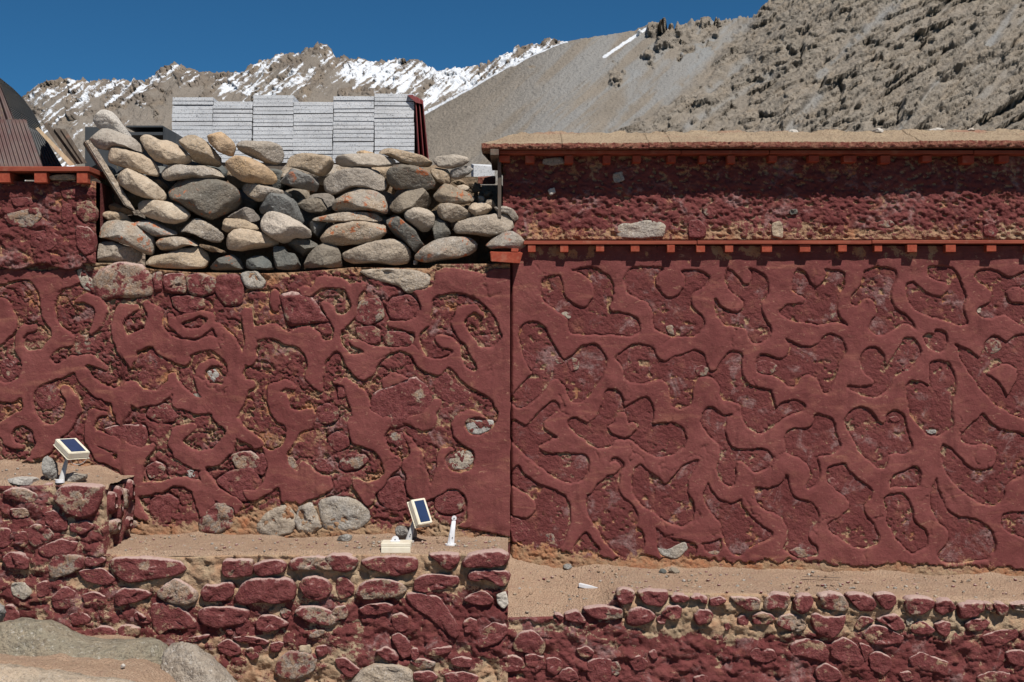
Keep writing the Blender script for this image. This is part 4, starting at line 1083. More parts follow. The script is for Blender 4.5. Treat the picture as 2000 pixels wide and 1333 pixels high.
for a, b in ((-160, -138), (-75, -55), (-4, 19), (67, 91), (150, 171)):
    box('joist', W(a, 0, -0.115)[0], W(b, 0, -0.115)[0], -0.118, 0.1, z_at(357 + rnd.uniform(-1, 1), -0.115), z_at(334.5, -0.125) - 0.003, M['woodend'], left, 0.0015)
hexa('side_board', [W(172, 338, -0.10), W(203, 358, 0.12), W(203, 374, 0.12), W(172, 354, -0.10), W(169, 339, -0.09), W(200, 359, 0.13), W(200, 375, 0.13), W(169, 355, -0.09)], M['oldwood'], left)

# ------------------------------------------------------------------ low masonry walls in front, with earth ledges on top
FL = -0.52
FR = -0.50


def masonry(parent, x0, x1, top, bot, y0, seed, exf, step=3.0, amp=1.0):
    nc = int((x1 - x0) / step); nr = int((bot((x0 + x1) / 2) - top((x0 + x1) / 2)) / step)
    u, v = panel_grid(x0, x1, nc, top, bot, nr)
    g = fbm(u / 26, v / 20, 4, seed, 0.55); f = ridged(u / 9, v / 8, 3, seed + 2); f1, f2, cr, ox, oy = cells(u / 42 + 0.8 * g, v / 30 + 0.5 * fbm(u / 30, v / 30, 2, seed + 5), seed + 3)
    bk = blocks(u / 34 + 0.6 * g, v / 24 + 0.4 * f, seed + 6)
    h = amp * (0.024 * (g - 0.5) + 0.009 * (f - 0.5) + 0.007 * smooth(0.0, 0.3, f2 - f1) * (cr > 0.4) + 0.013 * (bk - 0.5) + 0.006 * (fbm(u / 6, v / 6, 2, seed + 8) - 0.5)) - 0.004
    ex = exf(u, v) + 0.13 + 0.42 * smooth(0.10, 0.0, f2 - f1) + 0.35 * smooth(0.44, 0.3, g) + 1.1 * (fbm(u / 34, v / 30, 4, seed + 9) - 0.5)
    V = skirt(to_world(u, v, y0, h).reshape(-1, 3), nr, nc, y0 + 0.12)
    me = mesh_from('m', V, grid_faces(nr, nc)); attr(me, 'expose', ex)
    link('mortar', me, M['mortar'], parent)


leftlow = thing('masonry_wall', W(600, 1333, FL + 0.2), 'low wall of maroon washed stones on the left that carries the solar lamps', 'wall')
rightlow = thing('masonry_wall', W(1500, 1333, FR + 0.2), 'low wall of maroon washed stones along the foot of the right hand wall', 'wall')
LLT = lerpf([(-400, 948), (190, 946), (206, 956), (215, 1000), (180, 1075), (196, 1084), (360, 1084), (460, 1080), (1010, 1078)])
EXL = lambda u, v: 0.72 * smooth(205, 260, u) * smooth(1200, 1120, v) + 0.20 + 0.30 * smooth(1240, 1300, v) * smooth(250, 420, u) - 0.50 * smooth(640, 740, u) * smooth(1130, 1170, v) * smooth(1330, 1270, v) - 0.15 * smooth(200, 120, u) * smooth(1200, 1000, v)
masonry(leftlow, -260, 206, lerpf([(-400, 948), (190, 946), (206, 950)]), lambda q: 1560.0, FL, 201, EXL)
RLT = lerpf([(980, 1206), (1080, 1204), (1175, 1192), (1198, 1170), (1225, 1156), (1500, 1160), (1700, 1166), (2000, 1176), (2400, 1180)])
masonry(leftlow, 198, 995, lerpf([(190, 1080), (300, 1085), (360, 1086), (460, 1082), (600, 1082), (998, 1080)]), lambda q: 1560.0, FL + 0.003, 201, EXL)
masonry(rightlow, 980, 2260, RLT, lambda q: 1560.0, FR, 301,
        lambda u, v: 0.95 * smooth(1205, 1230, u) * smooth(1262, 1200, v + 26 * (fbm(u / 40, v / 30, 2, 19) - 0.5)) * smooth(0.0, 1.0, v - 1100) - 0.42 * smooth(1225, 1275, v) + 0.14 - 0.1 * smooth(1220, 1200, u))
box('wall_core', W(-255, 0, FL)[0], W(992, 0, FL)[0], FL + 0.05, LY + 0.03, 0.02, z_at(1092, FL), M['mortar'], leftlow)
box('wall_core', W(-255, 0, FL)[0], W(196, 0, FL)[0], FL + 0.05, LY + 0.03, z_at(1092, FL), z_at(960, FL), M['mortar'], leftlow)
box('wall_core', W(998, 0, FR)[0], W(2255, 0, FR)[0], FR + 0.05, 0.03, 0.02, z_at(1216, FR), M['mortar'], rightlow)

Z9 = (0, 860, 2.8175); Z10 = (180, 1020, 4.26); Z11 = (580, 1020, 4.26); Z12 = (980, 1060, 3.846); Z13 = (1480, 1060, 3.846)
MS_L = [
 (Z10, 'h', 42, "140,330 200,290 400,290 600,300 720,320 785,380 740,430 620,460 440,480 310,510 200,440"), (Z10, 'm', 22, "0,285 90,280 120,320 60,350 0,350"), (Z10, 'h', 45, "1085,340 1110,310 1220,305 1335,310 1335,440 1230,455 1110,455 1085,420"),
 (Z10, 'm', 45, "1345,350 1420,320 1580,305 1620,350 1600,410 1500,440 1400,450 1350,410"), (Z10, 'h', 36, "1640,330 1700,290 1870,280 2010,290 2040,350 2000,400 1870,390 1650,400"), (Z10, 'm', 30, "190,590 260,545 420,550 500,600 440,640 300,680 200,700"),
 (Z10, 'h', 38, "540,580 620,510 700,460 800,520 870,590 870,660 780,690 650,670 560,630"), (Z10, 'm', 42, "905,580 940,520 1040,515 1110,490 1180,500 1180,600 1120,650 930,660"), (Z10, 'm', 45, "1195,610 1260,500 1340,465 1540,460 1650,465 1690,540 1680,640 1560,680 1400,660 1260,690 1200,650"),
 (Z10, 'm', 42, "1720,530 1760,460 1860,440 1960,480 2000,560 1960,620 1870,650 1770,620"), (Z10, 'm', 24, "485,700 560,660 720,700 830,790 880,870 760,890 650,880 560,940 510,880"), (Z10, 'm', 34, "890,740 950,700 1200,700 1310,730 1290,820 1180,860 1040,880 930,850 890,800"),
 (Z10, 'm', 28, "345,760 380,740 460,790 490,830 420,840 360,800"), (Z10, 'm', 30, "1365,830 1410,770 1500,770 1600,810 1640,850 1580,880 1470,915 1370,890"), (Z10, 'h', 34, "1680,740 1760,700 1870,690 1980,730 2040,820 2010,860 1840,840 1750,800"),
 (Z10, 'm', 26, "1170,950 1300,945 1400,960 1480,1000 1440,1020 1300,1000 1190,990"), (Z10, 'm', 20, "1040,1020 1130,970 1220,1020 1240,1090 1150,1120 1060,1070"), (Z10, 'm', 16, "1275,1050 1330,1040 1390,1110 1340,1150 1290,1110"), (Z10, 'h', 22, "1480,1010 1560,990 1600,1010 1550,1080 1490,1080"),
 (Z10, 'k', 34, "1520,1240 1550,1140 1640,1070 1800,1080 1870,1150 1850,1230 1700,1310 1560,1290"), (Z10, 'm', 20, "220,870 300,850 400,880 390,940 290,980 220,960"), (Z10, 'm', 18, "0,900 60,860 170,880 210,940 180,990 60,1000"), (Z10, 'k', 20, "1560,740 1600,710 1650,740 1640,790 1590,795"),
 (Z10, 'm', 18, "1110,890 1160,890 1180,930 1140,945"), (Z10, 'm', 22, "1790,950 1850,900 1890,930 1870,960"), (Z10, 'm', 16, "1190,800 1290,790 1310,850 1290,930 1200,930"), (Z10, 'm', 20, "700,980 800,960 980,930 960,960 820,1000"),
 (Z11, 'h', 48, "235,290 300,265 430,265 515,310 490,380 400,415 310,400 260,340"), (Z11, 'm', 44, "525,330 600,290 800,275 1000,290 1000,400 900,430 820,450 740,420 600,390"), (Z11, 'h', 40, "1090,270 1200,250 1340,260 1355,300 1320,370 1270,400 1220,380 1160,320"),
 (Z11, 'h', 50, "1370,340 1420,270 1520,240 1700,230 1770,280 1740,350 1620,370 1480,370 1390,370"), (Z11, 'm', 40, "1415,470 1450,400 1600,395 1740,400 1770,440 1760,510 1710,540 1620,490 1560,470 1480,490"), (Z11, 'm', 24, "330,470 400,440 480,540 470,600 360,650 325,560"),
 (Z11, 'h', 34, "480,600 530,510 620,470 780,470 860,500 915,560 860,610 740,630 560,640"), (Z11, 'm', 28, "985,470 1050,430 1250,435 1340,450 1345,520 1200,560 1060,580 975,570"), (Z11, 'm', 24, "510,720 600,680 740,670 800,690 790,740 660,770 560,770"), (Z11, 'h', 26, "275,770 320,700 400,690 430,740 410,800 300,820"),
 (Z11, 'h', 30, "0,710 100,690 200,710 260,790 250,850 130,830 40,780"), (Z11, 'k', 24, "90,940 150,900 230,890 230,930 150,960 100,970"), (Z11, 'm', 18, "900,600 1000,590 1180,620 1250,720 1360,900 1310,970 1200,880 1080,780 960,700"), (Z11, 'm', 20, "1380,830 1440,790 1500,820 1480,900 1400,920"),
 (Z11, 'm', 28, "1490,1040 1540,900 1640,830 1740,860 1755,920 1680,1000 1560,1040"), (Z11, 'm', 18, "780,790 850,750 930,790 920,900 850,910 800,860"), (Z11, 'm', 20, "780,950 860,920 940,1000 950,1100 880,1140 820,1040"), (Z11, 'm', 30, "650,1070 740,1030 830,1080 850,1150 760,1150 680,1110"),
 (Z11, 'm', 20, "950,1060 1000,1040 1025,1110 990,1150 950,1130"), (Z11, 'm', 22, "1060,1060 1180,1040 1290,1030 1270,1090 1140,1110 1060,1100"), (Z11, 'm', 26, "1280,1140 1360,1115 1460,1140 1450,1200 1370,1210 1290,1180"), (Z11, 'h', 22, "930,1150 1040,1130 1160,1170 1120,1210 1000,1210"),
 (Z11, 'g', 36, "440,1360 520,1240 640,1180 850,1180 950,1230 970,1400 700,1450"), (Z11, 'm', 24, "310,1140 400,1120 480,1190 530,1230 440,1300 350,1220"), (Z11, 'h', 20, "150,1040 250,1020 260,1100 180,1120"), (Z11, 't', 20, "20,1030 110,1020 120,1090 30,1110"),
 (Z11, 'p', 22, "1660,600 1740,570 1760,680 1720,720 1670,680"), (Z11, 'h', 20, "1380,650 1460,590 1560,570 1640,640 1600,690 1460,680"), (Z11, 'm', 18, "960,1250 1100,1230 1180,1290 1100,1340 980,1320"), (Z11, 'm', 18, "1220,1260 1400,1240 1520,1290 1460,1360 1260,1350"),
 (Z9, 'h', 26, "20,285 60,262 140,262 210,300 180,350 80,330 20,310"), (Z9, 'h', 46, "295,310 340,250 440,240 560,250 570,300 530,400 460,430 360,400"), (Z9, 'h', 20, "150,490 190,460 250,465 300,520 260,560 190,590 155,550"), (Z9, 'm', 20, "0,480 60,490 75,550 30,590 -40,590 -50,500"),
 (Z9, 'm', 30, "15,650 50,615 120,615 160,660 160,710 40,700"), (Z9, 'm', 16, "75,510 150,500 160,560 130,590 90,570"), (Z9, 'k', 24, "270,680 300,630 380,625 460,640 460,700 370,740 280,760"), (Z9, 'm', 26, "470,640 560,640 580,670 540,690 470,690"), (Z9, 'm', 16, "250,400 300,380 370,440 370,490 300,500 250,450"),
 (Z9, 'm', 16, "380,460 470,440 520,470 460,520 390,500"), (Z9, 'm', 22, "30,910 70,905 115,960 100,1000 20,1000"), (Z9, 'h', 14, "50,380 150,370 160,420 80,430"), (Z9, 'm', 16, "200,600 330,540 430,560 400,620 250,650"), (Z9, 'm', 14, "200,790 260,770 270,850 210,870"),
 (Z9, 'g', 14, "60,790 140,780 180,840 130,880 70,850"), (Z9, 'm', 18, "380,960 440,940 500,970 490,1010 400,1020"), (Z9, 'm', 18, "450,850 520,830 590,860 560,900 470,900"), (Z9, 'm', 18, "-120,300 -60,280 -30,350 -80,400 -130,360"), (Z9, 'm', 18, "-120,640 -40,620 -20,700 -100,720"),
 (Z9, 'm', 16, "280,860 360,800 420,840 380,930 300,930"), (Z9, 'm', 14, "420,720 560,700 640,760 600,800 480,780"),
]
MS_R = [
 (Z12, 'h', 42, "855,380 880,345 960,340 1005,380 980,450 910,465 870,430"), (Z12, 'm', 44, "1020,370 1100,350 1240,360 1255,410 1200,480 1080,460 1040,420"), (Z12, 'm', 40, "1265,400 1310,380 1390,395 1410,420 1360,445 1280,440"), (Z12, 'm', 34, "1410,400 1470,385 1540,400 1540,460 1500,450 1480,415 1420,420"),
 (Z12, 'm', 30, "1560,420 1640,400 1690,430 1620,475 1560,470"), (Z12, 'h', 42, "1700,405 1800,400 1900,405 1945,430 1930,500 1850,510 1780,470"), (Z12, 'm', 36, "935,560 960,500 1040,475 1110,500 1160,550 1100,600 1010,630 940,610"), (Z12, 'm', 38, "1195,520 1240,470 1310,460 1355,490 1340,560 1280,580 1220,560"),
 (Z12, 'm', 26, "1155,570 1200,535 1240,560 1220,610 1180,610"), (Z12, 'm', 40, "1440,540 1480,495 1560,500 1590,550 1560,600 1470,620 1450,590"), (Z12, 'm', 30, "1880,550 1940,515 2010,525 2060,570 2000,610 1890,610"), (Z12, 'm', 30, "470,530 560,505 600,540 640,600 560,600 480,580"), (Z12, 'm', 26, "390,540 430,530 470,560 440,590"),
 (Z12, 'h', 34, "600,490 750,470 900,490 910,560 800,575 680,565"), (Z12, 'm', 26, "90,750 130,670 220,655 290,700 330,770 300,850 180,830 90,800"), (Z12, 'm', 28, "0,860 60,840 140,860 180,930 120,965 0,970"), (Z12, 'm', 20, "170,840 250,835 320,860 310,930 250,980 190,940"), (Z12, 'm', 20, "330,870 400,860 450,890 460,940 400,1000 340,960"),
 (Z12, 'm', 20, "440,970 500,930 560,970 580,1030 500,1050 420,1020"), (Z12, 'm', 16, "640,900 700,870 820,870 830,960 810,1040 690,1060 640,1000"), (Z12, 'm', 18, "560,800 640,770 700,820 660,860 590,850"), (Z12, 'm', 26, "1860,840 1900,790 2040,800 2070,860 2000,900 1900,890"), (Z12, 'm', 20, "1440,1010 1520,990 1570,1020 1560,1060 1450,1060"),
 (Z12, 'm', 20, "1660,600 1700,590 1720,640 1680,660"), (Z12, 'm', 20, "1770,560 1820,540 1860,590 1820,640 1770,610"), (Z12, 'm', 18, "1100,830 1150,800 1180,860 1140,880"), (Z12, 'm', 18, "950,870 1040,840 1100,900 1080,950 990,960"), (Z12, 'k', 18, "820,900 870,890 900,960 860,1000 820,970"),
 (Z13, 'h', 42, "40,470 60,410 120,375 240,385 245,440 200,500 130,480 60,510"), (Z13, 'm', 44, "265,440 300,390 390,385 420,430 380,510 330,540 275,500"), (Z13, 'h', 42, "450,390 560,370 640,390 685,480 640,515 560,500 480,490"), (Z13, 'h', 36, "660,390 740,375 860,400 890,470 850,515 760,510 700,450"),
 (Z13, 'h', 38, "870,390 960,370 1030,390 1040,450 980,510 920,470"), (Z13, 'h', 46, "1095,440 1130,405 1240,405 1320,425 1310,480 1240,530 1150,540 1100,500"), (Z13, 'm', 36, "1330,450 1380,420 1440,420 1490,490 1440,520 1380,540 1330,510"), (Z13, 'm', 48, "1500,460 1560,445 1700,440 1690,510 1640,550 1510,570"),
 (Z13, 'm', 30, "1690,450 1750,445 1760,490 1720,510"), (Z13, 'h', 40, "1765,460 1820,440 1880,480 1860,550 1800,540"), (Z13, 'h', 36, "1885,460 1940,450 2000,440 2050,470 2000,510 1910,500"), (Z13, 'h', 30, "135,600 170,550 240,530 310,550 375,630 300,670 170,640"), (Z13, 'm', 34, "400,540 440,525 500,555 580,550 660,540 640,640 560,720 470,700 410,640"),
 (Z13, 'm', 26, "725,640 770,550 850,560 880,590 800,620 760,660"), (Z13, 'm', 30, "885,580 950,545 1040,535 1090,590 1105,650 1020,660 960,610"), (Z13, 'm', 26, "790,690 850,620 940,620 1030,670 1100,700 1080,750 900,770 810,730"), (Z13, 't', 26, "1110,580 1150,560 1170,590 1120,625"), (Z13, 'm', 22, "1140,640 1200,580 1260,600 1340,660 1280,690 1160,680"),
 (Z13, 'm', 32, "1320,610 1380,580 1445,600 1440,670 1400,710 1350,670"), (Z13, 'm', 30, "1550,610 1600,570 1700,565 1750,600 1680,660 1570,660"), (Z13, 'm', 22, "0,540 80,530 130,570 80,590 0,590"), (Z13, 'm', 18, "240,760 360,720 480,740 540,820 500,900 380,860 250,840"),
 (Z13, 'm', 18, "550,760 650,710 740,760 800,880 760,940 640,900 550,850"), (Z13, 'm', 18, "760,750 850,780 830,840 810,900 770,800"), (Z13, 'm', 18, "830,850 900,810 1000,860 1010,940 940,1000 850,950"), (Z13, 'm', 18, "430,960 500,900 600,950 640,1010 560,1050 440,1030"),
 (Z13, 'm', 16, "1140,870 1220,820 1300,850 1440,900 1400,980 1240,960 1150,920"), (Z13, 'm', 16, "1860,820 1980,800 2060,850 2000,930 1880,900"), (Z13, 'm', 16, "1680,700 1800,660 1940,640 1960,700 1850,760 1720,760"), (Z13, 'm', 18, "1640,1000 1760,960 1900,980 1880,1050 1660,1050"), (Z13, 'm', 16, "1050,980 1140,960 1180,1020 1100,1050"),
 (Z13, 'm', 30, "2100,560 2200,540 2260,600 2180,660 2100,630"), (Z13, 'm', 34, "2080,450 2200,440 2260,500 2120,520"),
]
for zz, k, hh, s in MS_L:
    wall_stone(leftlow, P(s, *zz), FL, hh * (0.00062 if hh > 29 else 0.00042) + 0.002, M[ZS[k]], rough=1.0)
for zz, k, hh, s in MS_R:
    wall_stone(rightlow, P(s, *zz), FR, hh * (0.00062 if hh > 29 else 0.00042) + 0.002, M[ZS[k]], rough=1.0)

# right flank of the higher block on the left
x_f = W(203, 0, FL)[0]
nn, mm = 60, 70
yy = np.linspace(FL + 0.03, LY + 0.02, nn)[None, :]; zz = np.linspace(z_at(1096, FL), z_at(958, FL), mm)[:, None]
yy = np.repeat(yy, mm, 0); zz = np.repeat(zz, nn, 1)
tt = (z_at(958, FL) - zz) / (z_at(958, FL) - z_at(1096, FL))
hh = 0.03 * (fbm(yy * 30, zz * 14, 4, 5) - 0.5) + 0.02 * (blocks(yy * 18, zz * 5, 6) - 0.5)
xx = x_f + hh + 0.055 * (yy - FL) * 0
me = mesh_from('m', np.stack([xx, yy, zz], -1).reshape(-1, 3), grid_faces(mm, nn)); attr(me, 'expose', 0.35 + 0.9 * (fbm(yy * 22, zz * 14, 3, 9) - 0.45))
link('flank_mortar', me, M['mortar'], leftlow)
for (ya, yb, za, zb, k) in ((-0.47, -0.39, 962, 1010, 'pst'), (-0.37, -0.29, 955, 1030, 'pst'), (-0.26, -0.18, 965, 1012, 'pst2'), (-0.44, -0.33, 1018, 1052, 'pst2'), (-0.24, -0.12, 1025, 1056, 'pst2'), (-0.16, -0.09, 950, 1000, 'pst2')):
    o8 = outline([(ya, z_at(za, FL)), (yb, z_at(za + 4, FL)), (yb + 0.01, z_at(zb - 8, FL)), ((ya + yb) / 2, z_at(zb, FL)), (ya - 0.005, z_at(zb - 10, FL))], 18)
    c = o8.mean(0); R = [(1.05, -0.03), (1.0, 0.012), (0.85, 0.028), (0.5, 0.032)]
    Vv = []
    for s, d in R:
        q = c + (o8 - c) * s
        Vv.append(np.stack([x_f + d + 0.008 * (fbm(q[:, 0] * 40, q[:, 1] * 40, 2, 3) - 0.5), q[:, 0], q[:, 1]], -1))
    Vv = np.concatenate(Vv + [np.array([[x_f + 0.033, c[0], c[1]]])])
    F = grid_faces(4, 18, True).tolist() + [[3 * 18 + i, 72, 3 * 18 + (i + 1) % 18][::-1] for i in range(18)]
    me = mesh_from('stone', Vv, F); link('stone', me, M[k], leftlow)


def ledge(name, x0, x1, front, back, y0, y1, bumpy=0.012, zoff=None, step=0.016):
    """earth ledge between the low wall's edge and the tall wall; front/back give the photo row of its surface"""
    xs = np.arange(x0, x1, step); ys = np.linspace(y0, y1, 40)
    X, Y = np.meshgrid(xs, ys)
    uf = X * FP / (CD + y0) + 1000; ub = X * FP / (CD + y1) + 1000
    zf = EYE + (666 - interp(front, uf)) * (CD + y0) / FP; zb = EYE + (666 - interp(back, ub)) * (CD + y1) / FP
    t = (Y - y0) / (y1 - y0)
    Z = zf + (zb - zf) * t ** 0.9 + 1.6 * bumpy * (fbm(X * 6, Y * 9, 4, 3) - 0.5) + 0.035 * smooth(0.86, 1.0, t) * (fbm(X * 9, Y * 2, 3, 12) - 0.25) + 0.006 * (fbm(X * 45, Y * 45, 3, 4) - 0.5) - 0.02 * smooth(0.06, 0.0, t)
    me = mesh_from(name, np.stack([X, Y, Z], -1).reshape(-1, 3), grid_faces(len(ys), len(xs))[:, ::-1])
    tag(link(name, me, M['sand']), kind='structure')
    return lambda x, y: zoff0(x, y, front, back, y0, y1)


def zoff0(x, y, front, back, y0, y1):
    uf = x * FP / (CD + y0) + 1000; ub = x * FP / (CD + y1) + 1000
    zf = EYE + (666 - interp(front, uf)) * (CD + y0) / FP; zb = EYE + (666 - interp(back, ub)) * (CD + y1) / FP
    return zf + (zb - zf) * ((y - y0) / (y1 - y0)) ** 0.9


L1 = ledge('earth_ledge', W(-255, 0, FL)[0], x_f + 0.02, [(-400, 944), (0, 940), (100, 944), (230, 948)], [(-400, 902), (0, 903), (150, 908), (200, 912), (240, 930)], FL + 0.02, LY + 0.02)
L2 = ledge('earth_ledge', x_f - 0.03, W(996, 0, FL)[0], [(150, 1078), (300, 1079), (600, 1077), (1000, 1074)], [(180, 1046), (400, 1040), (600, 1052), (760, 1044), (1000, 1056)], FL + 0.02, LY + 0.02)
L3 = ledge('earth_ledge', W(978, 0, FR)[0], W(2255, 0, FR)[0], [(990, 1204), (1080, 1202), (1175, 1190), (1200, 1168), (1225, 1158), (1500, 1160), (2000, 1174), (2400, 1178)], [(990, 1088), (1040, 1098), (1100, 1110), (1160, 1100), (1300, 1110), (1500, 1111), (1750, 1118), (2000, 1123), (2400, 1128)], FR + 0.02, 0.02)

# ------------------------------------------------------------------ dry-stacked boulders on the left wall


def boulder(name, pts, yc, mat, parent=None, seed=None, n=60, T=None, angular=False, lab=None, rough=1.0, off=(0, 0)):
    seed = seed if seed is not None else rnd.randint(0, 9999)
    o = ccw(outline(pts, n, True)); c = o.mean(0)
    w, h = np.ptp(o[:, 0]), np.ptp(o[:, 1])
    k = (CD + yc) / FP
    T = T or 0.40 * min(w, h) * k + 0.025
    m = 22
    U = []; D = []
    pw = 0.45 if angular else 0.66
    for i in range(m):
        ph = math.pi * (i + 0.5) / m
        s = math.sin(ph) ** pw
        U.append(c + (o - c) * s); D.append(np.full(n, -T * math.copysign(abs(math.cos(ph)) ** (0.75 if angular else 0.95), math.cos(ph))))
    U = np.concatenate([c[None]] + U + [c[None]]); D = np.concatenate([[-T], *D, [T]])
    X = (U[:, 0] - 1000) * k; Z = EYE + (666 - U[:, 1]) * k; Y = yc + D
    C = np.array([(c[0] - 1000) * k, yc, EYE + (666 - c[1]) * k])
    V = np.stack([X, Y, Z], -1)
    dirv = V - C; L = np.linalg.norm(dirv, axis=1, keepdims=True) + 1e-6
    q = V * (9 if not angular else 11) + seed
    d = (vn3(q[:, 0], q[:, 1], q[:, 2], 3) - 0.5) * (0.020 if not angular else 0.012)
    q = V * 27 + seed
    d = d + (vn3(q[:, 0], q[:, 1], q[:, 2], 5) - 0.5) * 0.012 * rough
    q = V * 70 + seed
    d = d + (vn3(q[:, 0], q[:, 1], q[:, 2], 6) - 0.5) * 0.006 * rough
    V = V + dirv / L * d[:, None] * np.array([0.55, 1.0, 0.55])
    if angular:     # cut by a few planes so that flat broken faces meet in edges
        r = random.Random(seed)
        for _ in range(9):
            nv = Vector((r.uniform(-1, 1), r.uniform(-1.6, -0.1), r.uniform(-0.9, 1))).normalized(); nn_ = np.array(nv)
            p = (V - C) @ nn_; lim = p.max() * r.uniform(0.62, 0.85)
            V = V - np.maximum(p - lim, 0)[:, None] * nn_ * 0.9
    else:           # river-worn: a few broad, soft flats
        r = random.Random(seed + 1)
        for _ in range(7):
            nv = Vector((r.uniform(-0.8, 0.8), r.uniform(-1.6, -0.2), r.uniform(-0.9, 1))).normalized(); nn_ = np.array(nv)
            p = (V - C) @ nn_; lim = p.max() * r.uniform(0.60, 0.88)
            V = V - np.maximum(p - lim, 0)[:, None] * nn_ * 0.72
    q = V * 110 + seed
    V = V + dirv / L * ((vn3(q[:, 0], q[:, 1], q[:, 2], 16) - 0.5) * 0.0035 * rough)[:, None]
    N = len(V)
    F = [[0, 1 + (i + 1) % n, 1 + i] for i in range(n)]
    F += (grid_faces(m, n, True)[:, ::-1] + 1).tolist()
    b = 1 + (m - 1) * n
    F += [[N - 1, b + i, b + (i + 1) % n] for i in range(n)]
    me = mesh_from(name, V, [f[::-1] for f in F])
    ob = link(name, me, mat, parent, True)
    if not angular and rough < 2: me.set_sharp_from_angle(angle=math.radians(48))
    if angular:
        me.set_sharp_from_angle(angle=math.radians(28))
    if lab: ob['label'] = lab
    return ob


